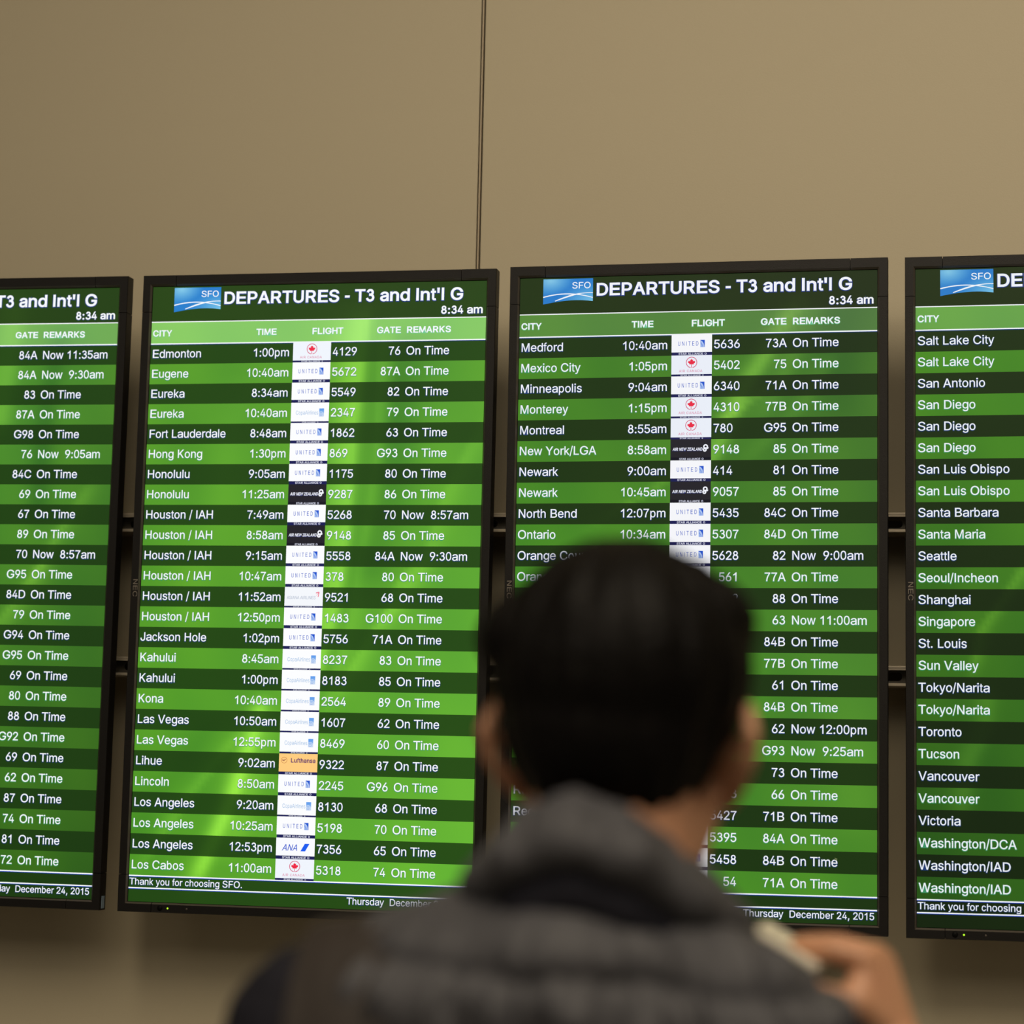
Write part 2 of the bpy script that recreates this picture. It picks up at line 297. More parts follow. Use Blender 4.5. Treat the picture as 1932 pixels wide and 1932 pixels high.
    'g': [[59,-84,70,-97,82,-110,97,-122,114,-132,134,-140,156,-146,180,-150,207,-151,237,-149,265,-144,291,-136,314,-124,334,-109,350,-90,362,-67,370,-40,372,-9,372,379,313,379,313,319,308,319,288,346,279,356,267,365,253,373,237,379,218,383,196,384,166,381,138,374,112,361,90,343,71,320,55,293,43,262,36,228,34,191,36,154,43,120,55,90,71,64,90,43,113,27,138,15,165,7,195,5,217,6,236,10,252,16,266,24,277,32,287,41,306,68,311,68,311,-6,308,-34,298,-57,282,-75,261,-87,236,-95,207,-97,187,-96,169,-93,154,-88,142,-82,131,-74,122,-66,101,-41,51,-69],[109,123,102,144,97,167,96,193,97,218,102,241,109,262,118,281,130,298,145,312,162,322,182,328,205,330,227,328,247,322,264,312,279,299,291,283,300,264,307,242,311,219,312,193,311,166,307,142,300,121,291,103,279,87,264,75,247,66,227,61,205,59,183,61,163,67,145,76,130,89,118,104]],
    'h': [[53,509,53,0,114,0,114,227,115,248,119,266,126,283,136,297,147,308,161,317,176,324,192,328,210,329,235,326,256,318,273,304,286,286,293,263,296,235,296,0,357,0,357,240,355,271,350,298,341,321,329,340,313,356,295,369,275,377,252,382,227,384,200,382,175,374,152,362,132,344,116,319,114,315,114,509]],
    'i': [[73,444,84,443,95,444,105,448,114,455,121,463,125,472,126,483,125,494,121,503,114,512,105,519,95,523,84,524,73,523,63,519,54,512,47,503,42,494,41,483,42,472,47,463,54,455,63,448],[53,379,53,0,114,0,114,379]],
    'k': [[114,212,114,509,53,509,53,0,114,0,114,141,154,178,294,0,372,0,201,216,360,379,284,379,121,212]],
    'l': [[46,509,46,0,108,0,108,509]],
    'm': [[114,0,114,238,115,257,119,274,126,289,135,302,145,312,158,320,171,326,185,329,199,330,220,328,238,322,253,311,265,297,272,280,274,260,274,0,335,0,335,247,336,263,340,277,345,290,353,302,363,312,374,320,388,326,403,329,419,330,438,328,456,323,473,313,486,298,493,279,496,254,496,0,557,0,557,255,555,283,550,307,541,328,529,346,514,361,497,372,478,380,458,384,437,386,417,385,398,381,381,375,365,366,350,356,337,343,326,328,317,309,314,320,303,342,287,361,268,375,245,383,219,386,203,385,187,382,172,376,158,368,144,358,132,346,122,331,114,314,112,308,112,379,53,379,53,0]],
    'n': [[114,0,114,227,115,248,119,266,126,283,136,297,147,308,161,317,176,324,192,328,210,329,235,326,256,318,273,304,286,286,293,263,296,235,296,0,357,0,357,240,355,271,350,298,341,321,328,340,313,356,295,369,275,377,252,382,227,384,200,382,175,374,152,362,132,344,116,319,112,310,112,379,53,379,53,0]],
    'o': [[44,116,56,85,73,58,93,35,117,16,144,3,174,-5,207,-8,241,-5,271,3,299,16,323,35,343,58,359,85,371,116,379,150,381,187,379,225,371,260,359,291,343,318,323,341,299,360,271,373,241,381,207,384,174,381,144,373,117,360,93,341,73,318,56,291,44,260,36,225,34,187,36,150],[108,117,101,139,97,163,96,187,97,212,101,236,108,258,118,278,130,296,145,310,163,321,183,328,207,330,231,328,252,321,270,310,285,296,298,278,307,258,314,236,318,212,319,187,318,163,314,139,307,117,298,97,285,80,270,66,252,55,231,48,207,46,183,48,163,55,145,66,130,80,118,97]],
    'p': [[112,319,112,379,53,379,53,-143,114,-143,114,59,118,59,138,31,147,21,159,12,173,4,189,-3,207,-7,229,-8,260,-5,288,3,313,16,335,34,354,57,370,84,381,116,388,151,390,189,388,227,381,262,370,293,354,320,335,343,313,361,288,374,260,381,229,384,207,383,187,379,171,373,158,365,146,356,137,346,118,319],[114,162,113,189,114,216,118,241,125,263,134,282,146,299,161,312,178,322,198,328,220,330,243,328,263,322,280,311,295,297,307,281,316,261,323,239,327,215,328,189,327,163,323,139,316,117,306,97,294,80,279,66,262,55,242,49,220,47,198,49,179,55,162,65,147,79,135,95,125,115,118,137]],
    'r': [[114,0,114,237,115,254,119,270,126,284,135,296,146,306,159,315,174,321,190,325,207,326,243,322,243,384,213,385,191,383,171,377,152,367,136,354,124,339,115,321,112,321,112,379,53,379,53,0]],
    's': [[62,38,76,24,93,12,112,3,134,-3,157,-7,182,-8,210,-6,236,-2,260,6,281,17,298,31,312,47,323,65,329,85,331,107,328,131,320,153,306,171,287,187,261,199,229,209,152,229,136,235,124,243,116,253,111,264,109,277,111,292,119,305,131,317,147,326,166,331,187,333,210,331,228,325,243,316,254,304,262,291,268,277,324,290,318,308,309,324,299,339,286,352,271,363,254,372,234,379,212,383,187,384,161,383,137,378,115,370,95,360,79,347,65,332,55,314,49,295,47,274,50,249,58,227,72,208,92,192,118,180,149,170,212,155,229,150,243,144,254,136,262,126,266,115,268,103,265,88,257,74,244,62,227,53,206,47,181,45,159,47,140,52,124,60,111,72,101,88,94,107,36,94,42,73,50,54]],
    't': [[68,64,77,40,92,21,113,7,138,-1,168,-4,192,-3,213,2,202,54,185,51,170,50,156,51,144,55,136,61,130,70,127,83,126,98,126,327,204,327,204,379,126,379,126,471,65,471,65,379,6,379,6,327,65,327,65,93]],
    'u': [[53,379,53,139,55,109,60,82,69,59,81,39,97,23,115,11,135,2,158,-3,182,-5,209,-3,234,5,257,17,277,35,294,60,298,71,298,0,357,0,357,379,296,379,296,153,295,132,290,113,283,97,274,83,263,71,249,62,234,55,218,51,200,50,175,53,154,61,137,75,124,93,116,116,114,144,114,379]],
    'v': [[187,87,165,155,84,379,17,379,163,0,226,0,371,379,305,379,224,155,195,59]],
    'w': [[87,379,23,379,138,0,199,0,263,225,284,309,319,172,368,0,429,0,545,379,480,379,434,214,413,135,397,66,382,136,362,214,316,379,252,379,206,214,186,135,170,64,154,137]],
    'x': [[21,0,91,0,148,85,189,155,231,85,287,0,358,0,224,192,352,379,282,379,233,306,191,233,147,306,100,379,29,379,155,195]],
    'y': [[61,-86,47,-139,65,-143,91,-145,108,-144,124,-141,139,-136,153,-128,165,-119,177,-107,187,-93,196,-77,204,-58,371,379,305,379,224,155,202,87,195,60,187,87,165,155,84,379,17,379,163,-1,151,-36,145,-52,138,-64,130,-74,122,-81,113,-86,104,-89,94,-90]],
    'j': [[18,-85,2,-87,-10,-87,-10,-143,4,-143,27,-141,47,-137,65,-129,80,-119,92,-106,102,-90,109,-72,113,-52,114,-30,114,379,53,379,53,-29,52,-46,47,-61,40,-72,31,-80],[62,519,53,512,46,503,42,494,41,483,42,472,46,463,53,455,62,448,72,444,83,443,94,444,105,448,114,455,121,463,125,472,126,483,125,494,121,503,114,512,105,519,94,523,83,524,72,523]],
}
_cu = bpy.data.curves.new('glyph', 'CURVE')
_cu.dimensions = '2D'
_cu.fill_mode = 'BOTH'
_cu.resolution_u = 3
_ob = bpy.data.objects.new('glyph', _cu)
COL.objects.link(_ob)


def raw_glyph(ch, off):
    _cu.splines.clear()
    for loop in GLYPHS[ch]:
        n = len(loop) // 2
        sp = _cu.splines.new('POLY')
        sp.points.add(n - 1)
        sp.use_cyclic_u = True
        for i, pt in enumerate(sp.points):
            pt.co = (loop[2 * i] / 1000, loop[2 * i + 1] / 1000, 0, 1)
    _cu.offset = off
    dg = bpy.context.evaluated_depsgraph_get()
    dg.update()
    e = _ob.evaluated_get(dg)
    me = e.to_mesh()
    v = [(p.co.x, p.co.y) for p in me.vertices]
    f = [tuple(p.vertices) for p in me.polygons]
    e.to_mesh_clear()
    return v, f


_v, _f = raw_glyph('H', 0.0)
CAPH = max(y for x, y in _v) - min(y for x, y in _v)
BASE = 0.716 / CAPH
WEIGHT = {'regular': 0.004, 'bold': 0.0185, 'halo': 0.026, 'boldhalo': 0.038, 'thin': -0.004}


def glyph(ch, weight):
    k = (ch, weight)
    if k in _glyphs:
        return _glyphs[k]
    off = WEIGHT[weight]
    v, f = raw_glyph(ch, off)
    # fit always measured on the plain outline so halos keep the same advance
    ref = WEIGHT['bold'] if weight in ('bold', 'boldhalo') else WEIGHT['regular']
    rv, _ = raw_glyph(ch, ref)
    adv = (ADV_B if weight in ('bold', 'boldhalo') else ADV_R)[ch] / 1000
    x0 = min(x for x, y in rv)
    x1 = max(x for x, y in rv)
    sy = 0.716 / (CAPH + 2 * ref) if ref > 0.01 else BASE
    if ch in NATURAL:
        sx = BASE
        ox = adv / 2 - (x0 + x1) / 2 * sx
    else:
        l, r = BEAR.get(ch, (50, 50))
        if ref > 0.01:
            l, r = l * 0.75, r * 0.75
        wd = adv - (l + r) / 1000
        sx = wd / (x1 - x0)
        ox = l / 1000 - x0 * sx
    dy = ref if ref > 0.01 else 0
    v = [(x * sx + ox, (y + dy) * sy) for x, y in v]
    _glyphs[k] = (v, f, adv)
    return _glyphs[k]


def text_width(s, size, bold=False, track=0.0):
    A = ADV_B if bold else ADV_R
    return sum(A[c] / 1000 * size + track for c in s)


PX = 0.5727 / 1080     # metres per screen pixel
SW, SH = 1080, 1920


class Print:
    """flat picture content in screen pixels, v downward; layer = tiny lift in front of the panel"""

    def __init__(self, gain=(1, 1, 1)):
        self.v = []
        self.f = []
        self.c = []
        self.gain = gain

    def poly(self, pts, color, layer=2):
        n = len(self.v)
        c = lin(color)
        c = tuple(a * g for a, g in zip(c, self.gain))
        for (u, v) in pts:
            self.v.append((u, v, layer))
            self.c.append(c)
        self.f.append(tuple(range(n, n + len(pts))))

    def rect(self, u0, v0, u1, v1, color, layer=2):
        self.poly([(u0, v0), (u1, v0), (u1, v1), (u0, v1)], color, layer)

    def grid(self, u0, v0, u1, v1, nu, nv, fn, layer=1):
        n = len(self.v)
        for j in range(nv + 1):
            for i in range(nu + 1):
                u = u0 + (u1 - u0) * i / nu
                v = v0 + (v1 - v0) * j / nv
                self.v.append((u, v, layer))
                self.c.append(tuple(a * g for a, g in zip(lin(fn(u, v)), self.gain)))
        for j in range(nv):
            for i in range(nu):
                a = n + j * (nu + 1) + i
                self.f.append((a, a + 1, a + nu + 2, a + nu + 1))

    def disc(self, u, v, r, color, layer=3, n=20, r2=None, a0=0, a1=360):
        if r2 is None:
            self.poly([(u + r * math.cos(2 * math.pi * i / n), v + r * math.sin(2 * math.pi * i / n)) for i in range(n)], color, layer)
        else:
            for i in range(n):
                t0 = math.radians(a0 + (a1 - a0) * i / n)
                t1 = math.radians(a0 + (a1 - a0) * (i + 1) / n)
                self.poly([(u + r * math.cos(t0), v + r * math.sin(t0)), (u + r * math.cos(t1), v + r * math.sin(t1)),
                           (u + r2 * math.cos(t1), v + r2 * math.sin(t1)), (u + r2 * math.cos(t0), v + r2 * math.sin(t0))], color, layer)

    def ribbon(self, pts, w, color, layer=3):
        for i in range(len(pts) - 1):
            (x0, y0), (x1, y1) = pts[i], pts[i + 1]
            w0 = w[i] / 2
            w1 = w[i + 1] / 2
            d = math.hypot(x1 - x0, y1 - y0) or 1
            nx, ny = -(y1 - y0) / d, (x1 - x0) / d
            self.poly([(x0 - nx * w0, y0 - ny * w0), (x1 - nx * w1, y1 - ny * w1), (x1 + nx * w1, y1 + ny * w1), (x0 + nx * w0, y0 + ny * w0)], color, layer)

    def text(self, s, u, v, size, color, weight='regular', align='left', layer=4, halo=None, shear=0.0, track=0.0, sx=1.0):
        bold = weight == 'bold'
        w = text_width(s, size, bold, track) * sx
        if align == 'right':
            u -= w
        elif align == 'center':
            u -= w / 2
        if halo:
            self._run(s, u - 0.2, v + 1.1, size, halo, 'boldhalo' if bold else 'halo', layer - 1, shear, track, sx)
        self._run(s, u, v, size, color, weight, layer, shear, track, sx)

    def _run(self, s, u, v, size, color, weight, layer, shear, track, sx):
        c = tuple(a * g for a, g in zip(lin(color), self.gain))
        for ch in s:
            if ch != ' ':
                gv, gf, adv = glyph(ch, weight)
                n = len(self.v)
                for x, y in gv:
                    self.v.append((u + (x + shear * y) * size * sx, v - y * size, layer))
                    self.c.append(c)
                for f in gf:
                    self.f.append(tuple(n + i for i in f))
            A = ADV_B if weight in ('bold', 'boldhalo') else ADV_R
            u += (A[ch] / 1000 * size + track) * sx

    def build(self, name, parent, mat=None, y_base=0.0):
        me = bpy.data.meshes.new(name)
        me.from_pydata([((u - SW / 2) * PX, y_base - 0.00012 * l, -(v - SH / 2) * PX) for u, v, l in self.v], [], self.f)
        at = me.attributes.new('Picture', 'FLOAT_COLOR', 'POINT')
        flat = []
        for c in self.c:
            flat.extend((c[0], c[1], c[2], 1.0))
        at.data.foreach_set('color', flat)
        me.update()
        # face the viewer (-Y)
        bm = bmesh.new()
        bm.from_mesh(me)
        bm.normal_update()
        flip = [f for f in bm.faces if f.normal.y > 0]
        if flip:
            bmesh.ops.reverse_faces(bm, faces=flip)
        bm.to_mesh(me)
        bm.free()
        me.materials.append(mat or M_SCREEN)
        o = bpy.data.objects.new(name, me)
        COL.objects.link(o)
        o.parent = parent
        return o


# ------------------------------------------------------------------ the room
WY = 0.160            # front face of the wall panels


def k_at(y):          # factor to carry an X measured on the screen plane back to depth y
    return 1 + y / 3.55622


def on(xs, y):
    return CAM.x + (xs - CAM.x) * k_at(y)


wall = link('wall_back', box_mesh('wall_back', -4, 6, WY + 0.014, WY + 0.2, 0, 5.4), M_GAP)
tag(wall, kind='structure')
jx0, jx1, jx2, jx3 = on(0.5540, WY), on(0.5562, WY), on(0.5585, WY), on(0.5613, WY)
for (a, b) in ((-4, jx0), (jx3, 6)):
    p = link('wall_panel', box_mesh('wall_panel', a, b, WY, WY + 0.016, 0.0, 5.4, 0.0008), M_WALL, wall)
sp = link('joint_strip', box_mesh('joint_strip', jx1, jx2, WY + 0.0005, WY + 0.016, 0.0, 5.4), M_STRIP, wall)
floor = link('floor', box_mesh('floor', -4, 6, -9, WY + 0.2, -0.1, 0), M_FLOOR)
tag(floor, kind='structure')
ceil = link('ceiling', box_mesh('ceiling', -4, 6, -9, WY + 0.2, 5.4, 5.5), M_CEIL)
tag(ceil, kind='structure')

# ------------------------------------------------------------------ mounting rails
ZTOP = 1.48 + 0.78695  # height of screen-plane v = 0


def zz(y_plane, depth):
    return 1.48 + (0.78695 - y_plane) * k_at(depth)


def make_rail(ya, yb, label):
    """horizontal C-channel with slotted web, lips top and bottom"""
    zt, zb = zz(ya, 0.085), zz(yb, 0.085)
    root = empty('mounting_rail', (0.6, WY, zb))
    tag(root, label, 'rail', 'steel rails behind the displays')
    x0, x1 = -1.35, 2.6
    for (z0, z1) in ((zt - 0.0035, zt), (zb, zb + 0.0035)):
        o = link('rail_flange', box_mesh('rail_flange', x0, x1, 0.078, WY - 0.001, z0, z1, 0.0006), M_RAIL)
        world_child(o, root)
        z2, z3 = (z0 - 0.003, z0) if z1 == zt else (z1, z1 + 0.0015)
        o = link('rail_lip', box_mesh('rail_lip', x0, x1, 0.0785, 0.0815, z2, z3), M_RAIL)
        world_child(o, root)
    # web with slots: built as strips between round-ended slots
    zm0, zm1 = zb + 0.009, zt - 0.0095
    v, f = [], []

    def quad(xa, xb, za, zc):
        n = len(v)
        v.extend([(xa, 0.1, za), (xb, 0.1, za), (xb, 0.1, zc), (xa, 0.1, zc)])
        f.append((n, n + 1, n + 2, n + 3))
    quad(x0, x1, zb + 0.003, zm0)
    quad(x0, x1, zm1, zt - 0.003)
    pitch, sl = 0.055, 0.036
    n = int((x1 - x0) / pitch)
    r = (zm1 - zm0) / 2
    off = 0.0235
    for i in range(n):
        xa = x0 + i * pitch + off
        quad(xa + sl, xa + pitch, zm0, zm1)
        for s, cx in ((-1, xa + r), (1, xa + sl - r)):
            for top in (0, 1):
                prev = None
                for j in range(7):
                    t = math.pi / 2 * j / 6
                    px_ = cx + s * r * math.sin(t)
                    pz = (zm0 + zm1) / 2 + (1 if top else -1) * r * math.cos(t)
                    if prev:
                        m = len(v)
                        ex = cx + s * r
                        ez = zm1 if top else zm0
                        v.extend([(prev[0], 0.1, prev[1]), (px_, 0.1, pz), (px_, 0.1, ez), (prev[0], 0.1, ez)])
                        f.append((m, m + 1, m + 2, m + 3))
                    prev = (px_, pz)
    me = bpy.data.meshes.new('rail_web')
    me.from_pydata(v, [], f)
    o = link('rail_web', me, M_RAILIN)
    world_child(o, root)
    return root


make_rail(0.3843, 0.4150, 'upper horizontal steel mounting rail seen in the gaps between the displays')
make_rail(0.6220, 0.6530, 'lower slotted steel mounting rail seen in the gaps between the displays')

# ------------------------------------------------------------------ departure boards
ROW0, ROWH = 184.0, 63.7
WHITE = (250, 252, 255)


def interp(poly, v):
    if v < poly[0][1] - 60 or v > poly[-1][1] + 90:
        return None
    if v <= poly[0][1]:
        (x0, y0), (x1, y1) = poly[0], poly[1]
    elif v >= poly[-1][1]:
        (x0, y0), (x1, y1) = poly[-2], poly[-1]
    else:
        for i in range(len(poly) - 1):
            if poly[i][1] <= v <= poly[i + 1][1]:
                (x0, y0), (x1, y1) = poly[i], poly[i + 1]
                break
    return x0 + (x1 - x0) * (v - y0) / (y1 - y0)


def wallpaper(spec):
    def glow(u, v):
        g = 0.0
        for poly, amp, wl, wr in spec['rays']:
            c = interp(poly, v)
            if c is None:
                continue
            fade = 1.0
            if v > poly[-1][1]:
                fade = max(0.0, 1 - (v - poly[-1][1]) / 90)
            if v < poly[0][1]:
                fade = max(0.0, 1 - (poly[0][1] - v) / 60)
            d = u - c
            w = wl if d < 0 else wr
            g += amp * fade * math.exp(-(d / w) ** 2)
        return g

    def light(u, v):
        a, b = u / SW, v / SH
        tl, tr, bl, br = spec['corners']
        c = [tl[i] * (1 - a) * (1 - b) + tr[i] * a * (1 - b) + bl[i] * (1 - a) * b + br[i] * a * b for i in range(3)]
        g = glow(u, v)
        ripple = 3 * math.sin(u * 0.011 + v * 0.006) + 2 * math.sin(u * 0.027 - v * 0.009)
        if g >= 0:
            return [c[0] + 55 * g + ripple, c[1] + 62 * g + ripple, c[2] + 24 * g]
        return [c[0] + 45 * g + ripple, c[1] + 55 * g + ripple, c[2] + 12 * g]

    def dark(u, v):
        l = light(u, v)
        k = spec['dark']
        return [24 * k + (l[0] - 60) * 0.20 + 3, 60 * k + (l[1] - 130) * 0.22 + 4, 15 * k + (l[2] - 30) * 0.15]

    def header(u, v):
        l = light(u, v)
        k = spec['head']
        return [l[0] * 0.72 + 72 * k, l[1] * 0.70 + 92 * k, l[2] * 0.65 + 72 * k]

    def top(u, v):
        l = dark(u, v)
        return [l[0] + 4, l[1] - 2, l[2] + 2]
    return light, dark, header, top


def logo_strip(P, x0, x1, y0, y1, style):
    P.rect(x0, y0, x1, y1, (22, 26, 84) if style != 'night' else (30, 28, 36), 2)
    h = (y1 - y0) * 0.66
    size = h / 0.716
    s = 'STAR ALLIANCE'
    want = {'wide': 0.62, 'mid': 0.50, 'narrow': 0.36, 'night': 0.52}[style] * (x1 - x0)
    sx = want / text_width(s, size, True)
    cx = (x0 + x1) / 2 - 3
    P.text(s, cx - want / 2, y1 - (y1 - y0) * 0.16, size, (215, 218, 235), 'bold', sx=sx)
    ex = cx + want / 2 + 7
    P.disc(ex, (y0 + y1) / 2, h * 0.52, (205, 208, 230), 3, 10, r2=h * 0.30)


MAPLE = [(0, -1), (0.17, -0.67), (0.36, -0.76), (0.29, -0.28), (0.50, -0.46), (0.58, -0.30), (0.93, -0.36), (0.82, -0.08), (0.93, 0.02),
         (0.50, 0.36), (0.55, 0.56), (0.06, 0.50)]


def tile(P, kind, y):
    """airline tile of one flight, x 468..590, y is the row top"""
    x0, x1 = 468.0, 590.0
    W = x1 - x0
    X = lambda t: x0 + W * t
    if kind == 'united':
        P.rect(x0, y - 0.5, x1, y + 54, (252, 253, 255), 2)
        P.text('UNITED', X(0.155), y + 34, 18.0, (58, 96, 200), 'regular', track=6.0, sx=0.645)
        gx0, gx1, gy0, gy1 = X(0.712), X(0.822), y + 17, y + 39
        P.rect(gx0, gy0, gx1, gy1, (28, 84, 205), 3)
        w = gx1 - gx0
        pts = [(gx0, gy1)] + [(gx0 + w * 0.90 * math.sin(t), gy0 + 2 + (gy1 - gy0 - 2) * (1 - math.cos(t))) for t in
                              [math.pi / 2 * i / 8 for i in range(9)]]
        P.poly(pts, (176, 200, 244), 4)
        for i in range(4):
            a = 0.25 + i * 0.2
            arc = [(gx0 + w * 0.80 * a * math.sin(t), gy0 + 4 + i * 2.5 + (gy1 - gy0 - 4 - i * 2.5) * (1 - math.cos(t))) for t in
                   [math.pi / 2 * j / 6 for j in range(7)]]
            P.ribbon(arc, [0.8] * 7, (92, 134, 222), 5)
        logo_strip(P, x0 + 1, x1, y + 54, y + 63.6, 'wide')
    elif kind == 'canada':
        P.rect(x0, y - 0.5, x1, y + 57.5, (240, 245, 253), 2)
        cx, cy, R = X(0.5), y + 21.5, 17.0
        P.disc(cx, cy, R, (214, 70, 112), 3, 26, r2=R - 2.0, a0=100, a1=440)
        leaf = MAPLE + [(-a, b) for a, b in reversed(MAPLE[1:])]
        n = len(leaf)
        for i in range(n):
            P.poly([(cx, cy - 0.5), (cx + leaf[i][0] * 12.2, cy + leaf[i][1] * 11.6), (cx + leaf[(i + 1) % n][0] * 12.2, cy + leaf[(i + 1) % n][1] * 11.6)],
                   (238, 40, 70), 4)
        P.rect(cx - 0.9, cy + 5, cx + 0.9, cy + 16.5, (220, 60, 100), 4)
        P.text('AIR CANADA', X(0.19), y + 51, 10.2, (220, 122, 158), 'regular', track=0.9, sx=1.0)
        logo_strip(P, x0, x1, y + 57.5, y + 63.6, 'mid')
    elif kind == 'newzealand':
        P.rect(x0, y, x1, y + 63.7, (32, 31, 40), 2)
        s = 'AIR NEW ZEALAND'
        want = W * 0.735
        P.text(s, X(0.05), y + 34.5, 13.0, (245, 247, 255), 'bold', shear=0.22, sx=want / text_width(s, 13.0, True), halo=(24, 40, 120))
        kx, ky = X(0.865), y + 27
        P.disc(kx, ky - 4.5, 7.4, (245, 247, 255), 4, 14, r2=3.2, a0=120, a1=400)
        P.disc(kx - 2.5, ky + 5.0, 6.0, (245, 247, 255), 4, 14, r2=1.8, a0=-60, a1=260)
        P.poly([(kx - 7, ky - 2), (kx + 9.5, ky - 2), (kx + 7.5, ky + 2.2), (kx - 4, ky + 4)], (245, 247, 255), 5)
        logo_strip(P, x0, x1, y + 54.5, y + 63.7, 'night')
    elif kind == 'copa':
        P.rect(x0, y - 0.5, x1, y + 58, (252, 253, 255), 2)
        s = 'CopaAirlines'
        want = W * 0.60
        P.text(s, X(0.125), y + 37, 17.5, (132, 176, 222), 'thin', sx=want / text_width(s, 17.5))
        gx0, gx1, gy0, gy1 = X(0.745), X(0.872), y + 18, y + 43
        P.grid(gx0, gy0, gx1, gy1, 4, 6, lambda u, v: (84 + 4 * (v - gy0), 152 + 2 * (v - gy0), 236), 3)
        for i in range(3):
            arc = [(gx0 + (gx1 - gx0) * t, gy0 + 13 + i * 4.5 - 5 * math.sin(t * 3) + 5 * t) for t in [j / 6 for j in range(7)]]
            P.ribbon(arc, [1.3] * 7, (226, 238, 252), 4)
        logo_strip(P, x0 + 1, x1, y + 58, y + 63.4, 'narrow')
    elif kind == 'asiana':
        P.rect(x0, y - 0.5, x1, y + 58, (244, 247, 252), 2)
        s = 'ASIANA AIRLINES'
        want = W * 0.755
        P.text(s, X(0.06), y + 37, 13.0, (176, 186, 205), 'regular', sx=want / text_width(s, 13.0))
        ax, ay = X(0.90), y + 14
        P.ribbon([(ax - 10, ay + 4), (ax, ay + 1), (ax - 3, ay + 16)], [2.6, 2.6, 2.0], (238, 92, 120), 4)
        P.ribbon([(ax, ay + 1), (ax - 9, ay + 13)], [2.4, 0.6], (238, 150, 165), 4)
        logo_strip(P, x0 + 1, x1, y + 58, y + 63.4, 'mid')
    elif kind == 'lufthansa':
        P.rect(x0, y, x1, y + 55, (255, 205, 128), 2)
        cx, cy = X(0.135), y + 20
        P.disc(cx, cy, 9.6, (196, 118, 70), 3, 22, r2=8.4)
        P.ribbon([(cx - 6, cy - 2), (cx - 1, cy + 1.5), (cx + 7, cy - 4)], [1.2, 3.0, 0.6], (150, 84, 70), 4)
        P.ribbon([(cx - 7, cy + 1), (cx - 1, cy + 1.5)], [0.6, 1.6], (150, 84, 70), 4)
        s = 'Lufthansa'
        want = W * 0.645
        P.text(s, X(0.305), y + 27, 18.5, (88, 34, 108), 'bold', sx=want / text_width(s, 18.5, True))
        logo_strip(P, x0, x1, y + 55, y + 63.6, 'wide')
    elif kind == 'ana':
        P.rect(x0, y - 0.5, x1, y + 53.5, (250, 251, 255), 2)
        want = W * 0.40
        P.text('ANA', X(0.15), y + 38, 26.0, (40, 84, 206), 'regular', shear=0.30, sx=want / text_width('ANA', 26.0))
        P.poly([(X(0.745), y + 16), (X(0.865), y + 16), (X(0.755), y + 39), (X(0.635), y + 39)], (24, 92, 240), 4)
        logo_strip(P, x0, x1, y + 53.5, y + 63.6, 'wide')


def sfo_logo(P):
    x0, x1, y0 = 72.0, 225.5, 4.0
    W = x1 - x0

    def bottom(t):   # lower rim: rises in an arc from the left corner
        return 82.0 - 14.5 * math.sin(min(1, t * 1.0) * math.pi * 0.62) / 1.0 + 6.0 * t * t
    n = 20
    v0 = len(P.v)
    m = 10
    for j in range(m + 1):
        for i in range(n + 1):
            t = i / n
            u = x0 + W * t
            s = j / m
            v = y0 + (bottom(t) - y0) * s
            d = max(0.0, 1 - math.hypot((t - 0.15) * 1.4, s - 0.05) * 1.5)
            e = max(0.0, 1 - math.hypot((t - 1.0) * 1.2, s - 1.0) * 1.2)
            c = (38 + 100 * d + 84 * e, 126 + 80 * d + 72 * e, 205 + 30 * d + 30 * e)
            P.v.append((u, v, 3))
            P.c.append(tuple(a * g for a, g in zip(lin(c), P.gain)))
    for j in range(m):
        for i in range(n):
            a = v0 + j * (n + 1) + i
            P.f.append((a, a + 1, a + n + 2, a + n + 1))
    arc1 = [(x0 + W * t, y0 + 56 - 37 * t * (1.04 - t) * 1.0 * 1.05 + 5 * t * t) for t in [i / 16 for i in range(17)]]
    P.ribbon(arc1, [3.4 - 1.0 * i / 16 for i in range(17)], WHITE, 4)
    arc2 = [(x0 + W * (0.24 + 0.76 * t), y0 + 68.5 - 31 * math.sin(t * 1.75) * 0.78) for t in [i / 14 for i in range(15)]]
    P.ribbon(arc2, [2.2 + 2.2 * math.sin(math.pi * min(1, i / 10)) for i in range(15)], WHITE, 5)
    s = 'SFO'
    P.text(s, x0 + W * 0.575, 34.5, 27, WHITE, 'regular', layer=6, sx=(W * 0.385) / text_width(s, 27))


def side_profile():
    # (t inward share, depth): outer back, outer front, bevel, inner front, lip foot, lip back
    return [(0.0, 0.020), (0.0, -0.0040), (0.04, -0.0050), (0.80, -0.0050), (0.955, -0.0012), (0.955, 0.0015)]


OL, OR_, OT, OB = -30.5, 1111.5, -35.5, 1951.0


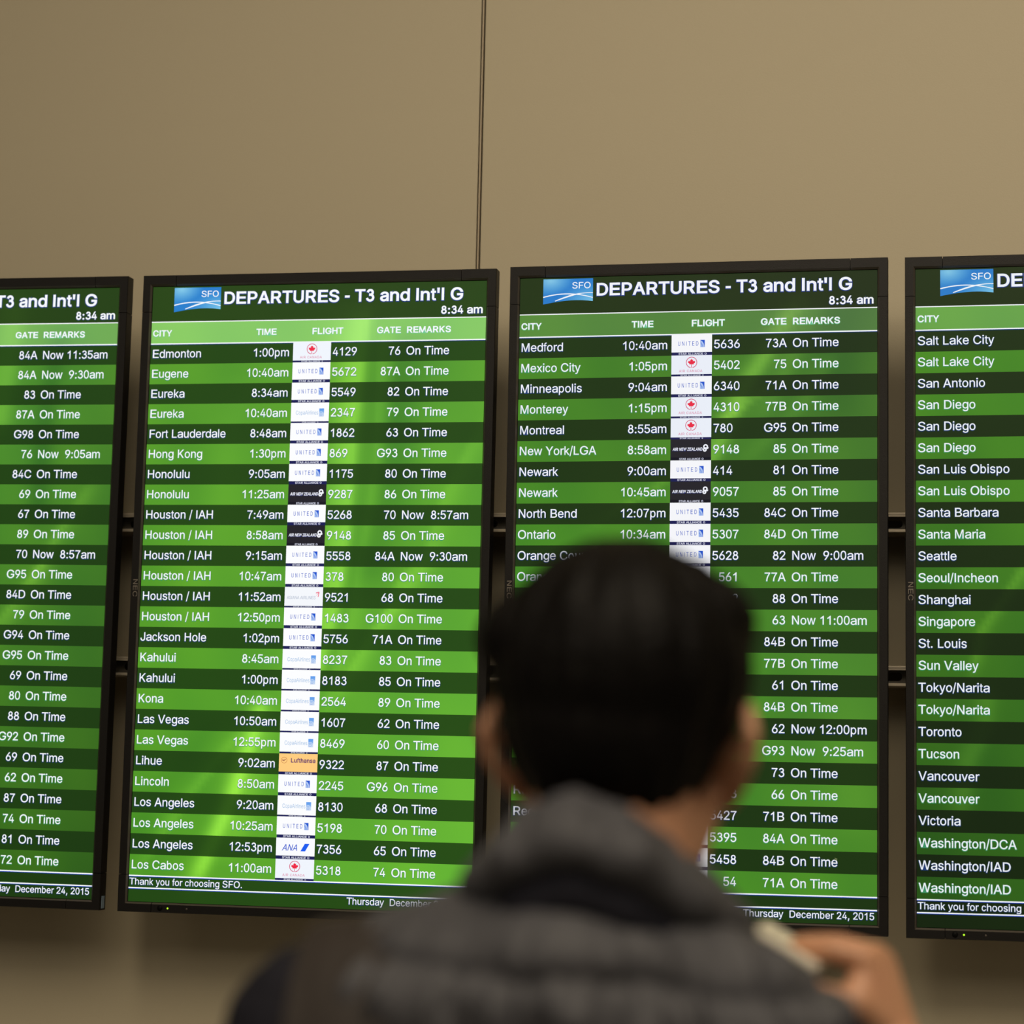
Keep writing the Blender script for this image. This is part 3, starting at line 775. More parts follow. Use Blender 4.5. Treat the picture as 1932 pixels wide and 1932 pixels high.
def bezel_piece(name, segs, parent, lift=0.0):
    """segs: list of (side, s0, s1, mitre0, mitre1) in screen pixels along the side"""
    v, f, mi = [], [], []
    prof = side_profile()
    for side, s0, s1, m0, m1 in segs:
        w = {'L': -OL, 'R': OR_ - SW, 'T': -OT, 'B': OB - SH}[side]
        n = len(v)
        for k, (s, mm) in enumerate(((s0, m0), (s1, m1))):
            for (t, d) in prof:
                ti = t * w
                # other axis inset at a mitre uses the neighbour's width
                if mm:
                    if side in 'LR':
                        sv = (OT + t * (-OT)) if s < 500 else (OB - t * (OB - SH))
                    else:
                        sv = (OL + t * (-OL)) if s < 500 else (OR_ - t * (OR_ - SW))
                else:
                    sv = s
                if side == 'L':
                    u, vv = OL + ti, sv
                elif side == 'R':
                    u, vv = OR_ - ti, sv
                elif side == 'T':
                    u, vv = sv, OT + ti
                else:
                    u, vv = sv, OB - ti
                v.append(((u - SW / 2) * PX, d - lift, -(vv - SH / 2) * PX))
        q = len(prof)
        for i in range(q - 1):
            f.append((n + i, n + i + 1, n + q + i + 1, n + q + i))
            mi.append(1 if i == 3 else 0)
        if not m0:
            f.append(tuple(n + i for i in range(q)))
            mi.append(0)
        if not m1:
            f.append(tuple(n + q + i for i in reversed(range(q))))
            mi.append(0)
    me = bpy.data.meshes.new(name)
    me.from_pydata(v, [], f)
    me.materials.append(M_BEZEL)
    me.materials.append(M_LIP)
    for p, m_ in zip(me.polygons, mi):
        p.material_index = m_
    bm = bmesh.new()
    bm.from_mesh(me)
    bmesh.ops.recalc_face_normals(bm, faces=bm.faces)
    bm.to_mesh(me)
    bm.free()
    o = bpy.data.objects.new(name, me)
    COL.objects.link(o)
    o.parent = parent
    return o


# shared meshes for the four bezels are made once and reused
_bez = {}


def local_box(name, u0, u1, v0, v1, y0, y1, mat, parent, bevel=0.0):
    if name in _bez:
        me = _bez[name]
    else:
        me = box_mesh(name, (u0 - SW / 2) * PX, (u1 - SW / 2) * PX, y0, y1, -(v1 - SH / 2) * PX, -(v0 - SH / 2) * PX, bevel)
        me.materials.append(mat)
        _bez[name] = me
    o = bpy.data.objects.new(name, me)
    COL.objects.link(o)
    o.parent = parent
    return o


def make_board(x, y, roll, label, spec, rows, opts):
    cx = x + SW / 2 * PX
    cz = 1.48 + 0.78695 - (y + SH / 2 * PX)
    root = empty('departure_display', (cx, 0, cz))
    root.rotation_euler = (0, roll, 0)
    tag(root, label, 'display', 'flight information displays on the wall')
    # frame: four corner caps and four bars with fine seams, as on the panel
    cw, ct, cb = 79.0, 82.0, 1838.0
    g = 0.8
    key = 'bez'
    if key not in _bez:
        tl = bezel_piece('bezel_corner', [('T', OL, cw - g, True, False), ('L', OT, ct - g, True, False)], root, 0.0004)
        tr = bezel_piece('bezel_corner', [('T', SW - cw + g, OR_, False, True), ('R', OT, ct - g, True, False)], root, 0.0004)
        bl = bezel_piece('bezel_corner', [('B', OL, cw - g, True, False), ('L', cb + g, OB, False, True)], root, 0.0004)
        br = bezel_piece('bezel_corner', [('B', SW - cw + g, OR_, False, True), ('R', cb + g, OB, False, True)], root, 0.0004)
        bars = [bezel_piece('bezel_bar', [('T', cw + g, SW - cw - g, False, False)], root),
                bezel_piece('bezel_bar', [('B', cw + g, SW - cw - g, False, False)], root),
                bezel_piece('bezel_bar', [('L', ct + g, cb - g, False, False)], root),
                bezel_piece('bezel_bar', [('R', ct + g, cb - g, False, False)], root)]
        _bez[key] = [tl, tr, bl, br] + bars
    else:
        for o in _bez[key]:
            c = o.copy()
            COL.objects.link(c)
            c.parent = root
    local_box('back_plate', OL + 3, OR_ - 3, OT + 3, OB - 3, 0.0025, 0.0185, M_BACK, root)
    local_box('rear_housing', 70, 1010, 70, 1850, 0.0185, 0.062, M_BACK, root, 0.004)
    for u0 in (260, 760):
        nm = 'mount_bracket'
        me = box_mesh(nm, (u0 - SW / 2) * PX, (u0 + 60 - SW / 2) * PX, 0.062, 0.0775, -(1330 - SH / 2) * PX, -(650 - SH / 2) * PX, 0.001)
        me.materials.append(M_RAIL)
        o = bpy.data.objects.new(nm, me)
        COL.objects.link(o)
        o.parent = root
    # control bits on the lower bar
    def stud(name, u, r, mat, yv=1937.0, y0=-0.0062):
        bm = bmesh.new()
        bmesh.ops.create_uvsphere(bm, u_segments=12, v_segments=8, radius=r * PX)
        for vv in bm.verts:
            vv.co.y *= 0.45
        me = bpy.data.meshes.new(name)
        bm.to_mesh(me)
        bm.free()
        me.materials.append(mat)
        for p in me.polygons:
            p.use_smooth = True
        o = bpy.data.objects.new(name, me)
        COL.objects.link(o)
        o.parent = root
        o.location = ((u - SW / 2) * PX, y0 + 0.001, -(yv - SH / 2) * PX)
        return o
    stud('sensor_window', 107, 8.5, M_GLASS, y0=-0.0060)
    led = stud('power_light', 132, 3.6, M_LED, y0=-0.0055)
    led['label'] = 'glowing yellow-green power light'
    stud('indicator', 193, 3.0, M_LIP, y0=-0.0058)
    if opts.get('sticker'):
        me = box_mesh('side_sticker', (1111.6 - SW / 2) * PX, (1112.4 - SW / 2) * PX, 0.002, 0.014, -(1946 - SH / 2) * PX, -(1908 - SH / 2) * PX)
        me.materials.append(M_STICK)
        o = bpy.data.objects.new('side_sticker', me)
        COL.objects.link(o)
        o.parent = root
        o['label'] = 'small blue-grey sticker on the side of the frame'
    # brand lettering, turned a quarter turn clockwise on the left bar
    B = Print()
    size = 20.0
    s = 'NEC'
    w = text_width(s, size) * 1.35
    B.text(s, 0, 0, size, (255, 255, 255), 'regular', layer=0, sx=1.35)
    B.v = [(-24.0 + 1.5 - vv, 955 - w / 2 + u, l) for u, vv, l in B.v]
    B.build('brand_mark', root, M_LOGO, y_base=-0.0053)

    # lit panel
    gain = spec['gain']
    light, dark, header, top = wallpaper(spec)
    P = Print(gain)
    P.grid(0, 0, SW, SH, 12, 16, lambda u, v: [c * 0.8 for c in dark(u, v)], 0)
    scr = P.build('screen', root)
    P = Print(gain)
    P.grid(0, 0, SW, 112, 40, 4, top, 1)
    sfo_logo(P)
    TC = (248, 250, 255)
    P.text("DEPARTURES - T3 and Int'l G", 234, 58.5, 55.0, TC, 'bold', halo=(38, 62, 140))
    P.text('8:34 am', 1071, 101.5, 36.0, TC, 'bold', 'right', halo=(38, 62, 120))
    o = P.build('title_band', scr)
    o['label'] = "dark green title band with a blue logo, DEPARTURES - T3 and Int'l G and 8:34 am"
    P = Print(gain)
    P.grid(0, 112, SW, 184, 60, 3, header, 1)
    P.rect(0, 111.5, SW, 114.5, WHITE, 2)
    P.rect(0, 181.2, SW, 184.8, WHITE, 2)
    P.rect(0, 184.8, SW, 187.0, (20, 60, 120), 2)
    hh = (110, 200, 150)
    for s, u, al in (('CITY', 5, 'left'), ('TIME', 346, 'left'), ('FLIGHT', 527, 'left'), ('GATE', 813, 'right'), ('REMARKS', 830, 'left')):
        P.text(s, u, 159, 28.0, TC, 'bold', al, halo=hh)
    o = P.build('header_band', scr)
    o['label'] = 'light green header band with the column titles CITY, TIME, FLIGHT, GATE, REMARKS'
    for i, (city, tm, air, num, gate, rem) in enumerate(rows):
        y = ROW0 + i * ROWH
        P = Print(gain)
        dk = i % 2 == 0
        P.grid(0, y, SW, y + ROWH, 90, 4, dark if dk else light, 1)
        halo = (30, 60, 118) if dk else (62, 150, 105)
        base = y + 43.2
        if city:
            P.text(city, 5, base, 36, TC, halo=halo)
        if tm:
            P.text(tm, 457, base, 36, TC, align='right', halo=halo)
        if num:
            if num.startswith(' '):
                P.text(num.strip(), 595 + 20.0 * (len(num) - len(num.strip())), base, 36, TC, halo=halo)
            else:
                P.text(num, 595, base, 36, TC, halo=halo)
        if gate:
            P.text(gate, 814, base, 36, TC, align='right', halo=halo)
        if rem:
            P.text(rem, 830, base, 36, TC, halo=halo)
        o = P.build('flight_row', scr)
        words = ' '.join(w_ for w_ in (city, tm, num.strip(), gate, rem) if w_)
        o['label'] = ('dark' if dk else 'bright') + ' green row reading ' + ' '.join(words.split())
        if air:
            T = Print(gain)
            tile(T, air, y)
            T.build('airline_tile', scr, y_base=-0.0003)
    if opts.get('smudge'):
        T = Print(gain)
        T.poly([(962 + r_ * math.cos(a_), 1735 + r_ * math.sin(a_)) for r_, a_ in [(4.0 + 1.6 * math.sin(k_ * 2.4), k_ * 0.7) for k_ in range(9)]], (104, 116, 74), 6)
        T.build('smudge', scr)
    P = Print(gain)
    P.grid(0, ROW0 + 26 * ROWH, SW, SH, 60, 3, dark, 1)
    for yv in (1839.5, 1876.5):
        P.rect(0, yv, SW, yv + 3.6, WHITE, 3)
        P.rect(0, yv + 3.6, SW, yv + 5.6, (24, 64, 180), 3)
    if opts.get('thanks'):
        P.text('Thank you for choosing SFO.', 2, 1868.5, 28, TC, halo=(30, 60, 118))
    P.text('Thursday  December 24, 2015', 1073, 1905.5, 28, TC, align='right', halo=(30, 60, 118))
    o = P.build('footer_band', scr)
    o['label'] = 'dark green footer band with two white rules and the date Thursday December 24, 2015'
    return root


OT_ = 'On Time'
g1 = ['84A', '84A', '83', '87A', 'G98', '76', '84C', '69', '67', '89', '70', 'G95', '84D', '79', 'G94', 'G95', '69', '80', '88', 'G92', '69', '62', '87', '74', '81', '72']
r1 = {0: 'Now 11:35am', 1: 'Now  9:30am', 5: 'Now  9:05am', 10: 'Now  8:57am'}
rows1 = [('', '', '', '', g, r1.get(i, OT_)) for i, g in enumerate(g1)]
U_, C_, N_, P_ = 'united', 'canada', 'newzealand', 'copa'
rows2 = [('Edmonton', '1:00pm', C_, '4129', '76', OT_), ('Eugene', '10:40am', U_, '5672', '87A', OT_),
         ('Eureka', '8:34am', U_, '5549', '82', OT_), ('Eureka', '10:40am', P_, '2347', '79', OT_),
         ('Fort Lauderdale', '8:48am', U_, '1862', '63', OT_), ('Hong Kong', '1:30pm', U_, '869', 'G93', OT_),
         ('Honolulu', '9:05am', U_, '1175', '80', OT_), ('Honolulu', '11:25am', N_, '9287', '86', OT_),
         ('Houston / IAH', '7:49am', U_, '5268', '70', 'Now  8:57am'), ('Houston / IAH', '8:58am', N_, '9148', '85', OT_),
         ('Houston / IAH', '9:15am', U_, '5558', '84A', 'Now  9:30am'), ('Houston / IAH', '10:47am', U_, '378', '80', OT_),
         ('Houston / IAH', '11:52am', 'asiana', '9521', '68', OT_), ('Houston / IAH', '12:50pm', U_, '1483', 'G100', OT_),
         ('Jackson Hole', '1:02pm', U_, '5756', '71A', OT_), ('Kahului', '8:45am', P_, '8237', '83', OT_),
         ('Kahului', '1:00pm', P_, '8183', '85', OT_), ('Kona', '10:40am', P_, '2564', '89', OT_),
         ('Las Vegas', '10:50am', P_, '1607', '62', OT_), ('Las Vegas', '12:55pm', P_, '8469', '60', OT_),
         ('Lihue', '9:02am', 'lufthansa', '9322', '87', OT_), ('Lincoln', '8:50am', U_, '2245', 'G96', OT_),
         ('Los Angeles', '9:20am', P_, '8130', '68', OT_), ('Los Angeles', '10:25am', U_, '5198', '70', OT_),
         ('Los Angeles', '12:53pm', 'ana', '7356', '65', OT_), ('Los Cabos', '11:00am', C_, '5318', '74', OT_)]
rows3 = [('Medford', '10:40am', U_, '5636', '73A', OT_), ('Mexico City', '1:05pm', C_, '5402', '75', OT_),
         ('Minneapolis', '9:04am', U_, '6340', '71A', OT_), ('Monterey', '1:15pm', C_, '4310', '77B', OT_),
         ('Montreal', '8:55am', C_, '780', 'G95', OT_), ('New York/LGA', '8:58am', N_, '9148', '85', OT_),
         ('Newark', '9:00am', U_, '414', '81', OT_), ('Newark', '10:45am', N_, '9057', '85', OT_),
         ('North Bend', '12:07pm', U_, '5435', '84C', OT_), ('Ontario', '10:34am', U_, '5307', '84D', OT_),
         ('Orange County', '', U_, '5628', '82', 'Now  9:00am'), ('Orange County', '', U_, ' 561', '77A', OT_),
         ('', '', U_, '   2', '88', OT_), ('', '', U_, '', '63', 'Now 11:00am'), ('', '', U_, '', '84B', OT_),
         ('', '', U_, '', '77B', OT_), ('', '', U_, '', '61', OT_), ('', '', U_, '', '84B', OT_),
         ('', '', U_, '', '62', 'Now 12:00pm'), ('', '', U_, '', 'G93', 'Now  9:25am'), ('', '', U_, '', '73', OT_),
         ('Raleigh', '', U_, '  23', '66', OT_), ('Redding', '', U_, '5427', '71B', OT_), ('', '', U_, '5395', '84A', OT_),
         ('', '', U_, '5458', '84B', OT_), ('', '', U_, '  54', '71A', OT_)]
c4 = ['Salt Lake City', 'Salt Lake City', 'San Antonio', 'San Diego', 'San Diego', 'San Diego', 'San Luis Obispo', 'San Luis Obispo',
      'Santa Barbara', 'Santa Maria', 'Seattle', 'Seoul/Incheon', 'Shanghai', 'Singapore', 'St. Louis', 'Sun Valley', 'Tokyo/Narita',
      'Tokyo/Narita', 'Toronto', 'Tucson', 'Vancouver', 'Vancouver', 'Victoria', 'Washington/DCA', 'Washington/IAD', 'Washington/IAD']
rows4 = [(c, '', '', '', '', '') for c in c4]

spec1 = dict(gain=(1, 1, 1), dark=1.0, head=0.80, corners=((96, 172, 58), (76, 140, 44), (74, 140, 28), (46, 92, 24)),  # corner colours darken downward: view-angle dimming put into the picture
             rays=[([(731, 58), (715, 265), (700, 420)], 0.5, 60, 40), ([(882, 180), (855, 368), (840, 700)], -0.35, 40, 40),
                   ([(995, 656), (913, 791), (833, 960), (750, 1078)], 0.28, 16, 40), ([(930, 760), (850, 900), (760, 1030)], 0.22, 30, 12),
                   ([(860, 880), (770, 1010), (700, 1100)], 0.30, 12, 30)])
spec2 = dict(gain=(1, 1, 1), dark=1.0, head=1.0, corners=((88, 156, 44), (84, 152, 46), (80, 152, 36), (104, 184, 52)),
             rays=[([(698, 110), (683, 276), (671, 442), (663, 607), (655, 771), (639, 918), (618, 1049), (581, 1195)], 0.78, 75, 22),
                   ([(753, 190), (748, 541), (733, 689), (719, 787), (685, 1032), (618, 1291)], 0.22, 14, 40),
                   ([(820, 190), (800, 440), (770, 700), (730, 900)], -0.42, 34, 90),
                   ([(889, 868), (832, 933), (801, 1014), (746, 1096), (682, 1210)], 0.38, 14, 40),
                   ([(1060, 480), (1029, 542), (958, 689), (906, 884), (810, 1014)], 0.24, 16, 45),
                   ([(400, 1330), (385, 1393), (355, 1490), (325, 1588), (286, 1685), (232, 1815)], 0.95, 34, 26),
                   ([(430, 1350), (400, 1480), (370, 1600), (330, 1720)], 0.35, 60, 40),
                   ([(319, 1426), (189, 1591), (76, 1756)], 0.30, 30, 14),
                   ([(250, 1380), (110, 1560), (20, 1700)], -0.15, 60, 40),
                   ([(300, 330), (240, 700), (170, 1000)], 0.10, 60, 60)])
spec3 = dict(gain=(0.93, 0.93, 0.95), dark=0.78, head=0.50, corners=((72, 136, 36), (62, 112, 40), (72, 146, 34), (74, 140, 38)),  # lower gain and dark put off-axis dimming into the colours
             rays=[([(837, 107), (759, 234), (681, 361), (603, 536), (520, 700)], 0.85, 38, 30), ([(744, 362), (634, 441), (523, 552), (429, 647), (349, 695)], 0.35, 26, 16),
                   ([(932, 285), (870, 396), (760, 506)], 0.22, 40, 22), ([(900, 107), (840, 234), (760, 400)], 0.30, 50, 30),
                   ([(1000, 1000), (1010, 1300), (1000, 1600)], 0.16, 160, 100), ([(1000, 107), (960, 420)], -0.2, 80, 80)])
spec4 = dict(gain=(0.90, 0.92, 0.93), dark=0.66, head=0.72, corners=((78, 148, 34), (84, 150, 44), (38, 84, 20), (60, 120, 30)),  # gain, dark and lower corners carry view-angle dimming as colour
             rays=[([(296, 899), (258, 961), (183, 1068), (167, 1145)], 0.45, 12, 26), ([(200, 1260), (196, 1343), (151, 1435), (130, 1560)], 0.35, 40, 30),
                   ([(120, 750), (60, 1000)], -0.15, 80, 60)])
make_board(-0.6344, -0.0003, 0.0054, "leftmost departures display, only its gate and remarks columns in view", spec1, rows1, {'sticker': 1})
make_board(0.0, 0.0021, 0.0020, 'departures display with cities from Edmonton to Los Cabos, second from the left', spec2, rows2, {'thanks': 1})
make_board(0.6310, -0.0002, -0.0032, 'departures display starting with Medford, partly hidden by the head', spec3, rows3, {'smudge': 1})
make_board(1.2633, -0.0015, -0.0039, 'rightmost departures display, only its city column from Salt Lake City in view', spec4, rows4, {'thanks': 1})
bpy.data.objects.remove(_ob)

# ------------------------------------------------------------------ organic shapes


def hull(points):
    bm = bmesh.new()
    for p, r in points:
        bmesh.ops.create_icosphere(bm, subdivisions=3, radius=r, matrix=Matrix.Translation(Vector(p)))
    if len(points) > 1:
        res = bmesh.ops.convex_hull(bm, input=list(bm.verts))
        dead = list({g for g in res['geom_interior'] + res['geom_unused'] if isinstance(g, bmesh.types.BMVert)})
        bmesh.ops.delete(bm, geom=dead, context='VERTS')
    me = bpy.data.meshes.new('h')
    bm.to_mesh(me)
    bm.free()
    return me


def chain(pts):
    return [hull([pts[i], pts[i + 1]]) for i in range(len(pts) - 1)]


def ell(c, r, rot=(0, 0, 0)):
    bm = bmesh.new()
    m = Matrix.Translation(Vector(c)) @ Euler(rot).to_matrix().to_4x4() @ Matrix.Diagonal((*r, 1))
    bmesh.ops.create_icosphere(bm, subdivisions=4, radius=1.0, matrix=m)
    me = bpy.data.meshes.new('e')
    bm.to_mesh(me)
    bm.free()
    return me


def blob(name, parts, voxel, smooth, mat, root, displace=None, factor=0.5):
    bm = bmesh.new()
    for p in parts:
        bm.from_mesh(p)
        bpy.data.meshes.remove(p)
    me = bpy.data.meshes.new(name)
    bm.to_mesh(me)
    bm.free()
    o = bpy.data.objects.new(name, me)
    COL.objects.link(o)
    r = o.modifiers.new('r', 'REMESH')
    r.mode = 'VOXEL'
    r.voxel_size = voxel
    if smooth:
        s = o.modifiers.new('s', 'SMOOTH')
        s.iterations = smooth
        s.factor = factor
    dg = bpy.context.evaluated_depsgraph_get()
    dg.update()
    new = bpy.data.meshes.new_from_object(o.evaluated_get(dg))
    o.modifiers.clear()
    o.data = new
    bpy.data.meshes.remove(me)
    new.name = name
    if displace:
        nrm = [v.normal.copy() for v in new.vertices]
        for v, n in zip(new.vertices, nrm):
            v.co = v.co + n * displace(v.co, n)
        new.update()
    new.materials.append(mat)
    for p in new.polygons:
        p.use_smooth = True
    if root:
        world_child(o, root)
    return o


person = empty('person', (1.11, -2.06, 0.0))
tag(person, 'dark-haired person seen from behind in a grey quilted vest, looking up and holding a phone', 'person')

# head frame: face toward the wall, tipped back a little
HC = Vector((1.118, -2.045, 1.530))
HR = Euler((math.radians(11), 0, math.radians(-4))).to_matrix()


def H(x, y, z):
    return tuple(HC + HR @ Vector((x, y, z)))


HROT = tuple(HR.to_euler())
body = []
body += [ell(H(0, 0.0, 0.010), (0.072, 0.092, 0.084), HROT), ell(H(0, 0.030, -0.030), (0.062, 0.064, 0.066), HROT),
         ell(H(0, 0.044, -0.068), (0.050, 0.046, 0.038), HROT), ell(H(0, 0.078, -0.088), (0.022, 0.016, 0.017), HROT),
         hull([(H(-0.052, 0.016, -0.060), 0.014), (H(-0.020, 0.072, -0.090), 0.012)]),
         hull([(H(0.055, 0.014, -0.058), 0.015), (H(0.020, 0.072, -0.090), 0.012)]),
         hull([(H(0, 0.093, 0.012), 0.008), (H(0, 0.112, -0.026), 0.009)]), hull([(H(-0.012, 0.102, -0.028), 0.007), (H(0.012, 0.102, -0.028), 0.007)]),
         hull([(H(-0.040, 0.082, 0.022), 0.008), (H(-0.014, 0.090, 0.020), 0.008)]), hull([(H(0.040, 0.082, 0.022), 0.008), (H(0.014, 0.090, 0.020), 0.008)]),
         ell(H(0, 0.092, -0.052), (0.022, 0.008, 0.007), HROT)]
for s in (-1, 1):   # ears: rim, lobe, root
    e = lambda dx, dy, dz: H(s * (0.0675 + dx), -0.004 + dy, -0.042 + dz)
    rim = [(e(0.0, 0.014, 0.012), 0.0050), (e(0.010, 0.008, 0.030), 0.0052), (e(0.018, -0.008, 0.034), 0.0054), (e(0.023, -0.022, 0.020), 0.0056),
           (e(0.020, -0.020, 0.0), 0.0054), (e(0.011, -0.010, -0.018), 0.0054), (e(0.002, 0.004, -0.030), 0.0064)]
    body += chain(rim)
    body.append(hull([(e(0.0, 0.012, 0.018), 0.003), (e(0.016, -0.014, 0.016), 0.003), (e(0.002, 0.004, -0.022), 0.003), (e(-0.002, 0.010, 0.0), 0.004)]))
    body.append(hull([(e(0.004, 0.004, 0.020), 0.005), (e(0.008, -0.010, 0.006), 0.004), (e(-0.006, 0.010, -0.020), 0.008), (e(-0.010, 0.006, 0.010), 0.010)]))
# neck and trunk
body += [hull([(H(0.055, 0.020, -0.056), 0.016), ((1.142, -2.075, 1.405), 0.028)]), hull([(H(-0.052, 0.022, -0.056), 0.015), ((1.085, -2.070, 1.405), 0.030)]),
         hull([((1.112, -2.085, 1.375), 0.060), (H(0, -0.022, -0.040), 0.055)]),
         hull([((1.05, -2.085, 1.335), 0.045), ((1.165, -2.08, 1.335), 0.045), ((1.112, -2.085, 1.41), 0.050)]),
         hull([((0.945, -2.08, 1.29), 0.042), ((1.215, -2.075, 1.285), 0.042), ((1.06, -2.08, 1.32), 0.04), ((1.16, -2.08, 1.32), 0.04),
               ((1.04, -2.07, 1.14), 0.08), ((1.16, -2.065, 1.14), 0.08)]),
         hull([((1.04, -2.07, 1.14), 0.08), ((1.16, -2.065, 1.14), 0.08), ((1.06, -2.07, 0.90), 0.085), ((1.15, -2.07, 0.90), 0.085)])]
# left arm hangs
body += chain([((0.922, -2.085, 1.285), 0.046), ((0.845, -2.06, 1.065), 0.037), ((0.848, -1.965, 0.855), 0.025)])
body.append(hull([((0.848, -1.962, 0.85), 0.022), ((0.848, -1.975, 0.775), 0.014), ((0.85, -1.915, 0.775), 0.014)]))
for i in range(4):
    y = -1.978 + i * 0.0205
    ln = (0.9, 1.0, 0.95, 0.78)[3 - i]
    body += chain([((0.848, y, 0.775), 0.0085), ((0.850, y - 0.001, 0.775 - 0.036 * ln), 0.008), ((0.858, y, 0.775 - 0.060 * ln), 0.0072), ((0.869, y, 0.775 - 0.078 * ln), 0.0065)])
body += chain([((0.852, -1.935, 0.835), 0.014), ((0.868, -1.905, 0.800), 0.0095), ((0.876, -1.895, 0.772), 0.0085), ((0.880, -1.893, 0.752), 0.0075)])
# right arm raised, hand closing on the phone
body += chain([((1.235, -2.08, 1.285), 0.046), ((1.335, -1.985, 1.115), 0.038), ((1.293, -1.815, 1.258), 0.0260), ((1.284, -1.800, 1.288), 0.0230)])
MCP = [Vector((1.2665, -1.818, 1.3425)), Vector((1.274, -1.800, 1.3435)), Vector((1.280, -1.783, 1.3385)), Vector((1.283, -1.768, 1.3300))]
body.append(hull([((1.284, -1.800, 1.288), 0.0230), (MCP[0], 0.0105), (MCP[1], 0.0110), (MCP[2], 0.0105), (MCP[3], 0.0095)]))
body.append(hull([((1.283, -1.803, 1.288), 0.021), ((1.263, -1.827, 1.311), 0.0145), (MCP[0] - Vector((0.0, 0, 0.014)), 0.0105)]))
FING = [[(1.2440, -1.816, 1.3475), (1.2280, -1.811, 1.3490), (1.2175, -1.806, 1.3500)],
        [(1.2480, -1.798, 1.3500), (1.2300, -1.792, 1.3500), (1.2180, -1.788, 1.3495)],
        [(1.2540, -1.779, 1.3470), (1.2360, -1.774, 1.3470), (1.2230, -1.771, 1.3465)],
        [(1.2600, -1.761, 1.3400), (1.2440, -1.757, 1.3420), (1.2320, -1.755, 1.3420)]]
for i, fp in enumerate(FING):
    r0 = (0.0090, 0.0092, 0.0088, 0.0080)[i]
    body += chain([(MCP[i], r0 + 0.001), (fp[0], r0), (fp[1], r0 * 0.88), (fp[2], r0 * 0.78)])
body += chain([((1.264, -1.827, 1.309), 0.0140), ((1.251, -1.833, 1.3135), 0.0108), ((1.2400, -1.831, 1.3155), 0.0095), ((1.2280, -1.822, 1.3200), 0.0082)])
skin = blob('body', body, 0.0028, 3, M_SKIN, person)
skin['label'] = 'bare skin of the head, neck and raised right hand'

for s in (-1, 1):
    for nm, rad, off, mt in (('eye', 0.0125, 0.0, M_EYE), ('iris', 0.0062, 0.0078, M_IRIS)):
        bm = bmesh.new()
        bmesh.ops.create_uvsphere(bm, u_segments=16, v_segments=10, radius=rad, matrix=Matrix.Translation(Vector(H(s * 0.030, 0.0785 + off, 0.002))))
        me = bpy.data.meshes.new(nm)
        bm.to_mesh(me)
        bm.free()
        world_child(link(nm, me, mt, smooth=True), person)
bm = bmesh.new()
bmesh.ops.create_uvsphere(bm, u_segments=16, v_segments=8, radius=1, matrix=Matrix.Translation(Vector(H(0, 0.0945, -0.052))) @ HR.to_4x4() @ Matrix.Diagonal((0.021, 0.007, 0.0065, 1)))
me = bpy.data.meshes.new('lips')
bm.to_mesh(me)
bm.free()
world_child(link('lips', me, M_LIPS, smooth=True), person)


def hair_disp(co, n):
    d = co - HC
    ang = math.atan2(d.x, -d.y)
    c = noise.noise(Vector((ang * 5.5, d.z * 9, 3.1))) * 0.0045
    c += noise.noise(Vector((ang * 16 + d.z * 12, d.z * 14, 7.7))) * 0.0024
    c += noise.noise(co * 160) * 0.0010
    return c


hair = blob('hair', [ell((1.1185, -2.056, 1.546), (0.0865, 0.100, 0.0855)), ell(H(0, -0.034, -0.012), (0.0715, 0.074, 0.072), HROT),
                     ell(H(0.0, -0.050, -0.050), (0.055, 0.044, 0.030), HROT), ell((1.060, -2.062, 1.565), (0.038, 0.055, 0.031)),
                     ell((1.161, -2.05, 1.575), (0.045, 0.06, 0.038)), ell(H(0, 0.045, 0.062), (0.058, 0.044, 0.030), HROT)],
            0.0028, 6, M_HAIR, person, hair_disp)
hair['label'] = 'short thick black hair'
for s in (-1, 1):
    a, b = H(s * 0.040, 0.091, 0.030), H(s * 0.016, 0.100, 0.030)
    o = blob('eyebrow', [hull([(a, 0.0028), (b, 0.0036)])], 0.0014, 1, M_HAIR, person)


# vest: quilted, puffed between horizontal seams, with vertical puckers
def vest_disp(co, n):
    k = 1.0 - 0.85 * min(1.0, max(0.0, (co.z - 1.352) / 0.028))     # plain yoke above the first seam
    sag = 0.010 * math.sin((co.x - 1.1) * 9) + 0.004 * math.sin(co.x * 31 + co.y * 17)
    ph = (co.z + sag - 1.352) / 0.046
    fr = ph - math.floor(ph)
    puff = (math.sin(math.pi * fr)) ** 0.55
    s = co.x * 1.0 + co.y * (0.9 if n.x > 0 else -0.9)
    row = math.floor(ph)
    puck = noise.noise(Vector((s * 34 + co.z * 14, row * 3.7, co.z * 9)))
    puck += 0.6 * noise.noise(Vector((s * 85, row * 5.1, co.z * 16)))
    return k * (0.0105 * puff - 0.005 + 0.019 * puck * (0.35 + 0.65 * (1 - abs(2 * fr - 1))))


vest = blob('vest', [hull([((0.948, -2.088, 1.323), 0.052), ((1.224, -2.080, 1.304), 0.050), ((1.035, -2.095, 1.362), 0.044), ((1.165, -2.092, 1.352), 0.044), ((1.095, -2.136, 1.352), 0.050), ((1.00, -2.100, 1.328), 0.046),
                           ((1.03, -2.095, 1.16), 0.092), ((1.17, -2.085, 1.16), 0.092), ((0.985, -2.11, 1.27), 0.062), ((1.195, -2.10, 1.26), 0.062)]),
                     hull([((1.02, -2.09, 1.18), 0.092), ((1.18, -2.08, 1.18), 0.092), ((1.03, -2.08, 0.92), 0.105), ((1.17, -2.08, 0.92), 0.105)])],
            0.0042, 8, M_VEST, person, vest_disp)
vest['label'] = 'grey quilted vest with puckered horizontal seams'


